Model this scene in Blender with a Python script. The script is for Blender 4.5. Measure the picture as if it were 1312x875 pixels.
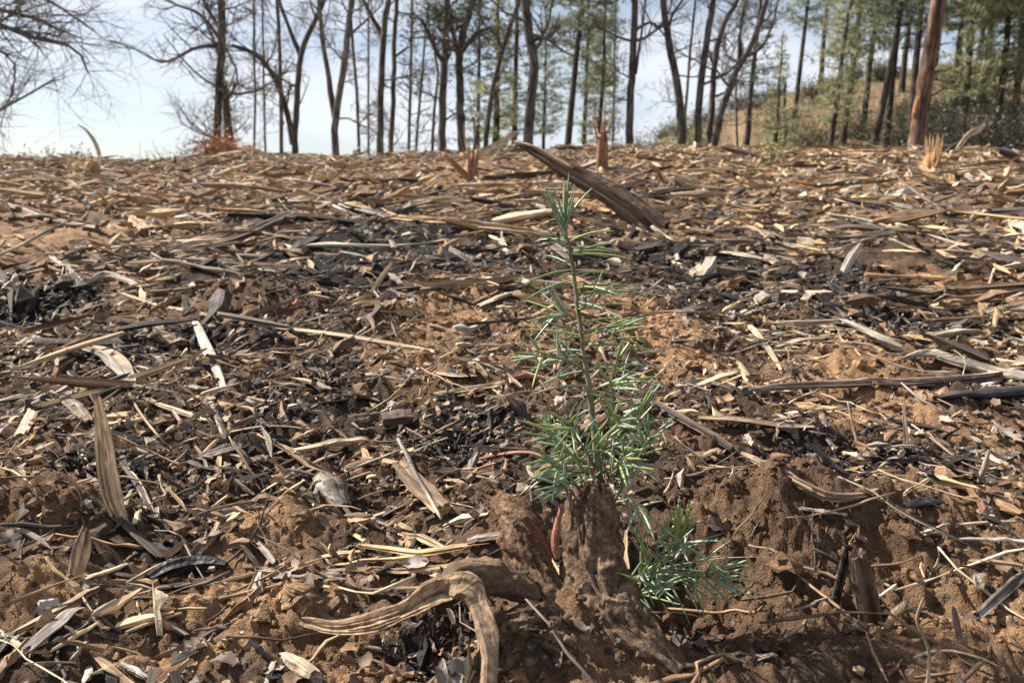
import bpy, math, random
import numpy as np
from mathutils import Vector

SC = bpy.context.scene
for o in list(bpy.data.objects):
    bpy.data.objects.remove(o)

# ------------------------------------------------------------------ camera, sky, sun, exposure
CAM_H = 0.34
PITCH = math.radians(10.0)
FPX, CX, CY = 991.0, 656.0, 437.5           # focal length and centre in photograph pixels
cam_data = bpy.data.cameras.new('camera')
cam = bpy.data.objects.new('camera', cam_data)
SC.collection.objects.link(cam)
cam.location = (0, 0, CAM_H)
cam.rotation_euler = (math.pi / 2 - PITCH, 0, 0)
cam_data.sensor_width = 36.0
cam_data.lens = FPX / 1312.0 * 36.0
cam_data.clip_start = 0.02
cam_data.clip_end = 9000
cam_data.dof.use_dof = True
cam_data.dof.focus_distance = 0.66
cam_data.dof.aperture_fstop = 13.0
SC.camera = cam

SUN_EL, SUN_AZ = math.radians(41), math.radians(-63)     # azimuth from the view direction (+y), negative = left
sun_dir = Vector((math.sin(SUN_AZ) * math.cos(SUN_EL), math.cos(SUN_AZ) * math.cos(SUN_EL), math.sin(SUN_EL)))

world = bpy.data.worlds.new('World')
SC.world = world
world.use_nodes = True
wn, wl = world.node_tree.nodes, world.node_tree.links
wn.clear()
w_out = wn.new('ShaderNodeOutputWorld')
w_bg = wn.new('ShaderNodeBackground')
w_bg.inputs['Strength'].default_value = 0.05
sky = wn.new('ShaderNodeTexSky')
sky.sky_type = 'NISHITA'
sky.sun_disc = False
sky.sun_elevation = SUN_EL
sky.sun_rotation = SUN_AZ
sky.dust_density = 1.0
sky.ozone_density = 1.6
tc = wn.new('ShaderNodeTexCoord')
mp = wn.new('ShaderNodeMapping')
mp.inputs['Scale'].default_value = (1.4, 1.4, 4.2)
mp.inputs['Location'].default_value = (0.35, 0.1, 0.2)
cn = wn.new('ShaderNodeTexNoise')
cn.inputs['Scale'].default_value = 2.3
cn.inputs['Detail'].default_value = 6
cn.inputs['Roughness'].default_value = 0.52
cn.inputs['Distortion'].default_value = 0.5
cr = wn.new('ShaderNodeValToRGB')
cr.color_ramp.elements[0].position = 0.42
cr.color_ramp.elements[0].color = (0.3, 0.3, 0.3, 1)
cr.color_ramp.elements[1].position = 0.64
cr.color_ramp.elements[1].color = (0.9, 0.9, 0.9, 1)
wm = wn.new('ShaderNodeMix')
wm.data_type = 'RGBA'
wm.inputs['B'].default_value = (7.7, 8.05, 8.7, 1)
wl.new(tc.outputs['Generated'], mp.inputs['Vector'])
wl.new(mp.outputs['Vector'], cn.inputs['Vector'])
wl.new(cn.outputs['Fac'], cr.inputs['Fac'])
wl.new(cr.outputs['Color'], wm.inputs['Factor'])
wl.new(sky.outputs['Color'], wm.inputs['A'])
wl.new(wm.outputs['Result'], w_bg.inputs['Color'])
wl.new(w_bg.outputs['Background'], w_out.inputs['Surface'])

sun_data = bpy.data.lights.new('sun', 'SUN')
sun_data.energy = 5.0
sun_data.angle = math.radians(0.6)
sun_data.color = (1.0, 0.93, 0.83)
sun = bpy.data.objects.new('sun', sun_data)
SC.collection.objects.link(sun)
sun.rotation_euler = (-sun_dir).to_track_quat('-Z', 'Y').to_euler()
sun.location = (-6, 3, 8)

vs = SC.view_settings
vs.view_transform = 'Standard'
vs.look = 'None'
vs.exposure = 1.33
vs.gamma = 1.0
vs.use_curve_mapping = False
SC.cycles.max_bounces = 6
SC.cycles.diffuse_bounces = 3
SC.cycles.glossy_bounces = 2
SC.cycles.transmission_bounces = 3
SC.cycles.transparent_max_bounces = 6

# ------------------------------------------------------------------ noise in numpy
def _hash(ix, iy, seed):
    h = (ix.astype(np.int64) * 374761393 + iy.astype(np.int64) * 668265263 + seed * 974634541) & 0xFFFFFFFF
    h = ((h ^ (h >> 13)) * 1274126177) & 0xFFFFFFFF
    h = ((h ^ (h >> 15)) * 2246822519) & 0xFFFFFFFF
    return (h ^ (h >> 16)) / 4294967295.0

def vnoise(x, y, seed=0):
    """gradient noise, about -0.7..0.7"""
    ix, iy = np.floor(x), np.floor(y)
    fx, fy = x - ix, y - iy
    u = fx * fx * fx * (fx * (fx * 6 - 15) + 10)
    v = fy * fy * fy * (fy * (fy * 6 - 15) + 10)
    def g(dx, dy):
        a = _hash(ix + dx, iy + dy, seed) * 6.2831853
        return np.cos(a) * (fx - dx) + np.sin(a) * (fy - dy)
    a = g(0, 0) * (1 - u) + g(1, 0) * u
    b = g(0, 1) * (1 - u) + g(1, 1) * u
    return a * (1 - v) + b * v

def fbm(x, y, octaves=4, seed=0, gain=0.5):
    s, a = 0.0, 1.0
    for i in range(octaves):
        s = s + a * vnoise(x, y, seed + i * 17)
        x, y, a = x * 2.03 + 3.1, y * 2.03 - 1.7, a * gain
    return s

def worley(x, y, seed=0):
    ix, iy = np.floor(x), np.floor(y)
    best = np.full(x.shape, 9.0)
    cid = np.zeros(x.shape)
    for dx in (-1, 0, 1):
        for dy in (-1, 0, 1):
            cx, cy = ix + dx, iy + dy
            px = cx + _hash(cx, cy, seed)
            py = cy + _hash(cx, cy, seed + 7)
            d = (px - x) ** 2 + (py - y) ** 2
            m = d < best
            best = np.where(m, d, best)
            cid = np.where(m, _hash(cx, cy, seed + 13), cid)
    return np.sqrt(best), cid

def sstep(a, b, x):
    t = np.clip((x - a) / (b - a), 0, 1)
    return t * t * (3 - 2 * t)

# ------------------------------------------------------------------ terrain height
_ys = np.concatenate([np.linspace(-60, 0, 61), np.linspace(0.01, 60, 1200), np.geomspace(60.5, 6000, 100)])
_sl = np.interp(_ys, [-60, -8, -4, 9.3, 12.6, 20, 40, 120, 400, 6000], [0.0, 0.0, 0.0945, 0.0945, -0.05, -0.06, -0.02, -0.12, -0.03, -0.012])
_zs = np.concatenate([[0], np.cumsum(0.5 * (_sl[1:] + _sl[:-1]) * np.diff(_ys))])
_zs -= np.interp(0, _ys, _zs)
_qp = (np.array([-700, 0, 200, 300, 450, 650, 800, 1000, 1312, 2000]) - CX) / FPX
_qr = (195 - np.array([198, 197, 204, 197, 198, 191, 187, 189, 192, 194])) / FPX

def pix_dir(px, py):
    a, b = (np.asarray(px, float) - CX) / FPX, (CY - np.asarray(py, float)) / FPX
    return a, math.cos(PITCH) + b * math.sin(PITCH), -math.sin(PITCH) + b * math.cos(PITCH)

def at(px, py, D):
    """the point on a photograph pixel's line of sight that lies D metres ahead"""
    a, f, u = pix_dir(px, py)
    t = D / f
    return np.array([a * t, D, CAM_H + u * t])

def base_h(x, y):
    q = np.clip(x / np.maximum(y, 0.5), -1.4, 1.4)
    z = np.interp(y, _ys, _zs) + np.clip(y, 0, 11) * np.interp(q, _qp, _qr)
    hx = np.interp(x - .05 * (y - 45), [-14, -5, 2, 6.5, 12.4, 15.6, 25, 45, 120], [0, .4, 1.7, 3.3, 5.7, 6.7, 8.2, 9.8, 11])
    z = z + hx * sstep(15, 44, y) * (1 - sstep(90, 260, y))
    return z

def flat_hit(px, py):
    ys = np.geomspace(0.25, 14, 700)
    a, f, u = pix_dir(px, py)
    z = CAM_H + u / f * ys
    d = z - base_h(a / f * ys, ys)
    k = np.argmax(d < 0) if (d < 0).any() else len(ys) - 1
    return np.array([a / f * ys[k], ys[k]])

# dips and mounds: pixel, radius across, radius along (metres), height
FEAT = [(885, 775, .055, .045, -.045), (1070, 700, .10, .05, .034), (1000, 690, .035, .03, .012), (640, 700, .045, .035, .03),
        (690, 862, .05, .028, .026), (330, 392, .15, .12, .05), (250, 360, .12, .1, .03), (55, 660, .075, .05, .032),
        (30, 398, .13, .10, -.06), (590, 575, .05, .04, -.03), (565, 832, .05, .02, -.022), (1050, 372, .12, .1, -.035),
        (345, 668, .06, .035, .022), (50, 762, .05, .03, .02), (860, 565, .09, .05, .016), (1255, 845, .07, .03, .018),
        (450, 310, .35, .3, .02), (1110, 800, .05, .025, -.02), (560, 400, .16, .1, .022), (830, 445, .13, .08, .02),
        (1150, 432, .16, .08, -.025), (480, 640, .05, .04, -.02), (1240, 660, .09, .05, .02), (120, 620, .05, .04, -.02),
        (235, 455, .08, .06, -.022), (760, 860, .05, .02, .008), (330, 800, .08, .03, .012), (960, 840, .05, .02, -.012)]
SPOTW = []
FEATW = [(flat_hit(f[0], f[1]), f[2], f[3], f[4]) for f in FEAT]

def ground_s(x, y):
    """terrain without the fine crumb relief"""
    z = base_h(x, y)
    r = np.sqrt(x * x + y * y)
    z = z + 0.05 * fbm(x * 0.8, y * 0.8, 3, 5) * sstep(1.5, 6, r) * (1 + 6 * sstep(15, 60, r))
    z = z + 0.034 * fbm(x * 2.6, y * 2.6, 3, 11)
    z = z + 0.016 * (.35 - np.abs(vnoise(x * 7 + .3 * vnoise(x * 9, y * 9, 8), y * 7, 15))) * (1 - .6 * sstep(3, 8, r))
    for c, rx, ry, a in FEATW:
        z = z + a * np.exp(-(((x - c[0]) / rx) ** 2 + ((y - c[1]) / ry) ** 2))
    return z

def ground(x, y):
    x, y = np.asarray(x, float), np.asarray(y, float)
    z = ground_s(x, y)
    r = np.sqrt(x * x + y * y)
    near = 1 - sstep(2.5, 6, r)
    m = sstep(-.25, .25, fbm(x * 4, y * 4, 2, 31))
    wx, wy = x + .008 * vnoise(x * 60, y * 60, 3), y + .008 * vnoise(x * 60 + 9, y * 60, 4)
    f1, c1 = worley(wx * 34, wy * 34, 2)
    f2, c2 = worley(wx * 85, wy * 85, 3)
    d1, d2 = np.maximum(0, 1 - (f1 / .66) ** 2), np.maximum(0, 1 - (f2 / .62) ** 2)
    z = z + near * ((.3 + .7 * m) * .010 * d1 ** .8 * c1 ** 1.4 + .0045 * d2 ** .7 * c2)
    if SPOTW:                                      # broken blocky clods where the earth was dug over
        w = np.clip(spot_weight(x, y, 'brown') + .45 * spot_weight(x, y, 'tan') + .25 * m - .1, 0, 1) * near
        wx2, wy2 = x + .006 * fbm(x * 70, y * 70, 2, 5), y + .006 * fbm(x * 70 + 5, y * 70, 2, 6)
        f3, c3 = worley(wx2 * 42, wy2 * 42, 12)
        f4, c4 = worley(wx2 * 105, wy2 * 105, 14)
        z = z + w * (.013 * c3 ** 1.3 * (1 - sstep(.3, .72, f3)) + .0055 * c4 * (1 - sstep(.3, .7, f4)) - .004)
    z = z + .014 * fbm(x * 13, y * 13, 3, 41, .55) + near * .0036 * fbm(x * 130, y * 130, 3, 51, .6)
    return z

def hit(px, py, far=30.0):
    """where a photograph pixel meets the terrain"""
    ys = np.geomspace(0.25, far, 900)
    a, f, u = pix_dir(px, py)
    z = CAM_H + u / f * ys
    d = z - ground_s(a / f * ys, ys)
    if not (d < 0).any():
        k = int(np.argmin(d[ys < 13]))
        return np.array([a / f * ys[k], ys[k], float(ground_s(np.array([a / f * ys[k]]), np.array([ys[k]]))[0])])
    k = int(np.argmax(d < 0))
    t = d[k - 1] / (d[k - 1] - d[k]) if k > 0 else 0
    y = ys[k - 1] + t * (ys[k] - ys[k - 1]) if k > 0 else ys[0]
    return np.array([a / f * y, y, CAM_H + u / f * y])

def project(P):
    P = np.asarray(P, float)
    d = P - np.array([0, 0, CAM_H])
    f = d[..., 1] * math.cos(PITCH) - d[..., 2] * math.sin(PITCH)
    u = d[..., 1] * math.sin(PITCH) + d[..., 2] * math.cos(PITCH)
    return CX + FPX * d[..., 0] / f, CY - FPX * u / f

# ------------------------------------------------------------------ materials
def new_mat(name):
    m = bpy.data.materials.new(name)
    m.use_nodes = True
    n, l = m.node_tree.nodes, m.node_tree.links
    b = n['Principled BSDF']
    return m, n, l, b

def mixn(n, l, mode, fac, a, b):
    x = n.new('ShaderNodeMix')
    x.data_type = 'RGBA'
    x.blend_type = mode
    for k, v in (('Factor', fac), ('A', a), ('B', b)):
        if hasattr(v, 'is_output'):
            l.new(v, x.inputs[k])
        elif k == 'Factor':
            x.inputs[k].default_value = v
        else:
            x.inputs[k].default_value = v
    return x.outputs['Result']

def ramp(n, l, src, p0, c0, p1, c1):
    r = n.new('ShaderNodeValToRGB')
    r.color_ramp.elements[0].position, r.color_ramp.elements[1].position = p0, p1
    r.color_ramp.elements[0].color = (*c0, 1) if isinstance(c0, tuple) else (c0, c0, c0, 1)
    r.color_ramp.elements[1].color = (*c1, 1) if isinstance(c1, tuple) else (c1, c1, c1, 1)
    l.new(src, r.inputs['Fac'])
    return r.outputs['Color']

def noise(n, l, vec, scale, detail=4, rough=.55, mscale=None):
    t = n.new('ShaderNodeTexNoise')
    t.inputs['Scale'].default_value = scale
    t.inputs['Detail'].default_value = detail
    t.inputs['Roughness'].default_value = rough
    if mscale:
        m = n.new('ShaderNodeMapping')
        m.inputs['Scale'].default_value = mscale
        l.new(vec, m.inputs['Vector'])
        vec = m.outputs['Vector']
    l.new(vec, t.inputs['Vector'])
    return t.outputs['Fac']

def bump(n, l, b, src, strength, dist):
    k = n.new('ShaderNodeBump')
    k.inputs['Strength'].default_value = strength
    k.inputs['Distance'].default_value = dist
    l.new(src, k.inputs['Height'])
    l.new(k.outputs['Normal'], b.inputs['Normal'])

def attr(n, name):
    a = n.new('ShaderNodeAttribute')
    a.attribute_name = name
    return a

def mat_wood(name, along=14.0, across=420.0, contrast=.5, rough=.78, dist=.0014, dirt=.6, dscale=75):
    m, n, l, b = new_mat(name)
    gc = attr(n, 'gc').outputs['Vector']
    col = attr(n, 'col').outputs['Color']
    g1 = noise(n, l, gc, 1.0, 5, .6, (across, across, along))
    g2 = noise(n, l, gc, 1.0, 3, .5, (across * .22, across * .22, along * .7))
    c = mixn(n, l, 'MULTIPLY', 1.0, col, ramp(n, l, g1, .4, 1 - contrast, .6, 1.2))
    c = mixn(n, l, 'MULTIPLY', .9, c, ramp(n, l, g2, .36, .62, .62, 1.2))
    geo = n.new('ShaderNodeNewGeometry')
    dn = noise(n, l, geo.outputs['Position'], dscale, 5, .65)
    c = mixn(n, l, 'MIX', ramp(n, l, dn, .56 - .14 * (dirt > .7), 0.0, .76 - .12 * (dirt > .7), dirt), c, (.12, .078, .05, 1))
    l.new(c, b.inputs['Base Color'])
    b.inputs['Roughness'].default_value = rough
    b.inputs['Specular IOR Level'].default_value = .3
    bump(n, l, b, g1, 1.0, dist)
    return m

def mat_col(name, scale, contrast=.5, rough=.9, bumpd=.001, spec=.2, big=None):
    """colour from the mesh, broken up by noise"""
    m, n, l, b = new_mat(name)
    geo = n.new('ShaderNodeNewGeometry')
    col = attr(n, 'col').outputs['Color']
    g = noise(n, l, geo.outputs['Position'], scale, 6, .65)
    c = mixn(n, l, 'MULTIPLY', 1.0, col, ramp(n, l, g, .3, 1 - contrast, .7, 1 + contrast * .55))
    if big:
        g2 = noise(n, l, geo.outputs['Position'], big, 3, .5)
        c = mixn(n, l, 'MULTIPLY', 1.0, c, ramp(n, l, g2, .35, .75, .65, 1.15))
    l.new(c, b.inputs['Base Color'])
    b.inputs['Roughness'].default_value = rough
    b.inputs['Specular IOR Level'].default_value = spec
    bump(n, l, b, g, .8, bumpd)
    return m

def mat_ground():
    m, n, l, b = new_mat('soil_ground')
    geo = n.new('ShaderNodeNewGeometry')
    P = geo.outputs['Position']
    col = attr(n, 'col').outputs['Color']
    g1 = noise(n, l, P, 140, 6, .68)
    g2 = noise(n, l, P, 600, 3, .6)
    c = mixn(n, l, 'MULTIPLY', 1.0, col, ramp(n, l, g1, .3, .5, .7, 1.3))
    c = mixn(n, l, 'MULTIPLY', .7, c, ramp(n, l, g2, .3, .55, .7, 1.3))
    # pale and dark flecks of fine litter
    v = n.new('ShaderNodeTexVoronoi')
    v.inputs['Scale'].default_value = 150
    v.inputs['Randomness'].default_value = 1
    mm = n.new('ShaderNodeMapping')
    mm.inputs['Scale'].default_value = (.6, 1.0, 1.0)
    l.new(P, mm.inputs['Vector'])
    l.new(mm.outputs['Vector'], v.inputs['Vector'])
    sp = n.new('ShaderNodeSeparateColor')
    l.new(v.outputs['Color'], sp.inputs['Color'])
    pale = ramp(n, l, sp.outputs['Red'], .9, 0.0, .92, .75)
    dark = ramp(n, l, sp.outputs['Green'], .86, 0.0, .9, .8)
    edge = ramp(n, l, v.outputs['Distance'], .28, 1.0, .4, 0.0)
    c = mixn(n, l, 'MIX', mixn(n, l, 'MULTIPLY', 1.0, pale, edge), c, (.34, .27, .19, 1))
    c = mixn(n, l, 'MIX', mixn(n, l, 'MULTIPLY', 1.0, dark, edge), c, (.028, .024, .022, 1))
    l.new(c, b.inputs['Base Color'])
    b.inputs['Roughness'].default_value = .95
    b.inputs['Specular IOR Level'].default_value = .12
    h = n.new('ShaderNodeMath')
    h.operation = 'ADD'
    l.new(g1, h.inputs[0])
    l.new(g2, h.inputs[1])
    bump(n, l, b, h.outputs[0], 1.0, .004)
    return m

def mat_leafy(name, rough=.5, trans=.35, spec=.5):
    m, n, l, b = new_mat(name)
    col = attr(n, 'col').outputs['Color']
    l.new(col, b.inputs['Base Color'])
    b.inputs['Roughness'].default_value = rough
    b.inputs['Specular IOR Level'].default_value = spec
    tr = n.new('ShaderNodeBsdfTranslucent')
    l.new(col, tr.inputs['Color'])
    mx = n.new('ShaderNodeMixShader')
    mx.inputs['Fac'].default_value = trans
    l.new(b.outputs['BSDF'], mx.inputs[1])
    l.new(tr.outputs['BSDF'], mx.inputs[2])
    l.new(mx.outputs['Shader'], n['Material Output'].inputs['Surface'])
    return m

M_GROUND = mat_ground()
M_WOOD = mat_wood('weathered_wood')
M_WOODFAR = mat_wood('splintered_wood_litter', 10, 260, .6, .8, .002)
M_BARK = mat_wood('tree_bark', 4.0, 26.0, .72, .9, .02)
M_CAKED = mat_wood('soil_caked_wood', 40, 230, .34, .95, .003, .9, 190)
M_TWIG = mat_col('bare_twig_bark', 20, .4, .9, .002)
M_CLOD = mat_col('crumbly_soil', 260, .75, .95, .004, .12, 55)
M_STONE = mat_col('stone', 160, .35, .8, .0006, .3, 45)
M_CHAR = mat_wood('charred_wood', 60, 160, .6, .55, .0016)
M_LITTER = mat_leafy('dry_leaf', .65, .15, .4)
M_NEEDLE = mat_leafy('seedling_needle', .38, .25, .6)
M_PINE = mat_leafy('pine_foliage', .5, .4, .4)

# ------------------------------------------------------------------ mesh building
COL = SC.collection

class MB:
    """collects vertices, faces, colours and grain coordinates; build() links them as one mesh object"""
    def __init__(s):
        s.V, s.Q, s.T, s.C, s.G, s.n = [], [], [], [], [], 0
    def add(s, V, Q=None, T=None, col=(.5, .5, .5), gc=None):
        V = np.asarray(V, float).reshape(-1, 3)
        k = len(V)
        if Q is not None and len(Q):
            s.Q.append(np.asarray(Q, np.int64).reshape(-1, 4) + s.n)
        if T is not None and len(T):
            s.T.append(np.asarray(T, np.int64).reshape(-1, 3) + s.n)
        c = np.asarray(col, float)
        s.C.append(np.broadcast_to(c, (k, 3)) if c.ndim == 1 else c)
        s.G.append(V.copy() if gc is None else np.asarray(gc, float).reshape(-1, 3))
        s.V.append(V)
        s.n += k
    def build(s, name, mat, parent=None, origin=None, smooth=True):
        V = np.concatenate(s.V)
        C = np.concatenate(s.C)
        G = np.concatenate(s.G)
        Q = np.concatenate(s.Q) if s.Q else np.zeros((0, 4), np.int64)
        T = np.concatenate(s.T) if s.T else np.zeros((0, 3), np.int64)
        if parent is not None:
            origin = np.array(parent['_o'])
        elif origin is None:
            k = V[:, 2].argmin()
            origin = np.array([V[:, 0].mean(), V[:, 1].mean(), V[k, 2]])
        me = bpy.data.meshes.new(name)
        me.vertices.add(len(V))
        me.vertices.foreach_set('co', (V - origin).astype(np.float32).ravel())
        nl = len(Q) * 4 + len(T) * 3
        me.loops.add(nl)
        me.polygons.add(len(Q) + len(T))
        me.loops.foreach_set('vertex_index', np.concatenate([Q.ravel(), T.ravel()]).astype(np.int32))
        st = np.concatenate([np.arange(len(Q)) * 4, len(Q) * 4 + np.arange(len(T)) * 3])
        me.polygons.foreach_set('loop_start', st.astype(np.int32))
        me.polygons.foreach_set('use_smooth', np.full(len(st), smooth))
        a = me.attributes.new('col', 'FLOAT_COLOR', 'POINT')
        a.data.foreach_set('color', np.concatenate([C, np.ones((len(C), 1))], 1).astype(np.float32).ravel())
        a = me.attributes.new('gc', 'FLOAT_VECTOR', 'POINT')
        a.data.foreach_set('vector', G.astype(np.float32).ravel())
        me.update(calc_edges=True)
        me.materials.append(mat)
        o = bpy.data.objects.new(name, me)
        COL.objects.link(o)
        if parent is not None:
            root = parent
            o.parent = root
            o['_o'] = [float(t) for t in origin]
        else:
            o.location = origin
            o['_o'] = [float(t) for t in origin]
        return o

def empty(name, loc):
    o = bpy.data.objects.new(name, None)
    o.empty_display_size = .05
    COL.objects.link(o)
    o.location = loc
    o['_o'] = [float(t) for t in loc]
    return o

LABELS = set()
def tag(o, label, cat, group=None, kind=None):
    o['label'] = label
    if cat:
        o['category'] = cat
    if group:
        o['group'] = group
    if kind:
        o['kind'] = kind
    LABELS.add(label)
    return o

# one icosphere, two levels
def ico(level):
    t = (1 + 5 ** .5) / 2
    V = [(-1, t, 0), (1, t, 0), (-1, -t, 0), (1, -t, 0), (0, -1, t), (0, 1, t), (0, -1, -t), (0, 1, -t), (t, 0, -1), (t, 0, 1), (-t, 0, -1), (-t, 0, 1)]
    F = [(0, 11, 5), (0, 5, 1), (0, 1, 7), (0, 7, 10), (0, 10, 11), (1, 5, 9), (5, 11, 4), (11, 10, 2), (10, 7, 6), (7, 1, 8),
         (3, 9, 4), (3, 4, 2), (3, 2, 6), (3, 6, 8), (3, 8, 9), (4, 9, 5), (2, 4, 11), (6, 2, 10), (8, 6, 7), (9, 8, 1)]
    V = [np.array(v) / np.linalg.norm(v) for v in V]
    for _ in range(level):
        mid, F2 = {}, []
        def m(a, b):
            k = (min(a, b), max(a, b))
            if k not in mid:
                v = V[a] + V[b]
                V.append(v / np.linalg.norm(v))
                mid[k] = len(V) - 1
            return mid[k]
        for a, b, c in F:
            ab, bc, ca = m(a, b), m(b, c), m(c, a)
            F2 += [(a, ab, ca), (b, bc, ab), (c, ca, bc), (ab, bc, ca)]
        F = F2
    return np.array(V), np.array(F)
ICO = [ico(0), ico(1), ico(2), ico(3)]

def catmull(P, n):
    P = np.asarray(P, float)
    if len(P) < 2:
        return P
    d = np.r_[0, np.cumsum(np.linalg.norm(np.diff(P[:, :3], axis=0), axis=1))]
    d = d / d[-1]
    t = np.linspace(0, 1, n)
    Q = np.vstack([2 * P[0] - P[1], P, 2 * P[-1] - P[-2]])
    out = []
    for u in t:
        i = min(max(np.searchsorted(d, u, 'right') - 1, 0), len(P) - 2)
        w = (u - d[i]) / max(d[i + 1] - d[i], 1e-9)
        p0, p1, p2, p3 = Q[i], Q[i + 1], Q[i + 2], Q[i + 3]
        out.append(.5 * (2 * p1 + (p2 - p0) * w + (2 * p0 - 5 * p1 + 4 * p2 - p3) * w * w + (3 * p1 - p0 - 3 * p2 + p3) * w ** 3))
    return np.array(out)

def frames(P, up=(0, 0, 1)):
    T = np.gradient(P, axis=0)
    T /= np.linalg.norm(T, axis=1, keepdims=True) + 1e-12
    up = np.asarray(up, float)
    S = np.cross(T, up)
    bad = np.linalg.norm(S, axis=1) < .15
    if bad.any():
        S = np.cross(T, np.array([0.0, 1.0, 0.0]) if bad.mean() > .3 else up)
        b2 = np.linalg.norm(S, axis=1) < .05
        S[b2] = np.array([1.0, 0, 0])
    S /= np.linalg.norm(S, axis=1, keepdims=True) + 1e-12
    N = np.cross(S, T)
    return T, S, N

def tube(mb, P, R, sides, col, rng=None):
    """plain tapered tube for twigs and stems"""
    P = np.asarray(P, float)
    R = np.asarray(R, float)
    k = len(P)
    T, S, N = frames(P)
    th = np.arange(sides) / sides * 2 * np.pi
    ring = np.cos(th)[None, :, None] * S[:, None, :] + np.sin(th)[None, :, None] * N[:, None, :]
    V = P[:, None, :] + ring * R[:, None, None]
    L = np.r_[0, np.cumsum(np.linalg.norm(np.diff(P, axis=0), axis=1))]
    off = float(rng.random() * 40) if rng is not None else 0
    G = np.stack([np.cos(th)[None, :] * R[:, None] + off, np.sin(th)[None, :] * R[:, None], np.repeat(L[:, None], sides, 1) + off], -1)
    i = (np.arange(k - 1)[:, None] * sides + np.arange(sides)[None, :])
    j = (np.arange(k - 1)[:, None] * sides + (np.arange(sides)[None, :] + 1) % sides)
    Q = np.stack([i, j, j + sides, i + sides], -1).reshape(-1, 4)
    mb.add(V.reshape(-1, 3), Q, None, col, G.reshape(-1, 3))

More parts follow.
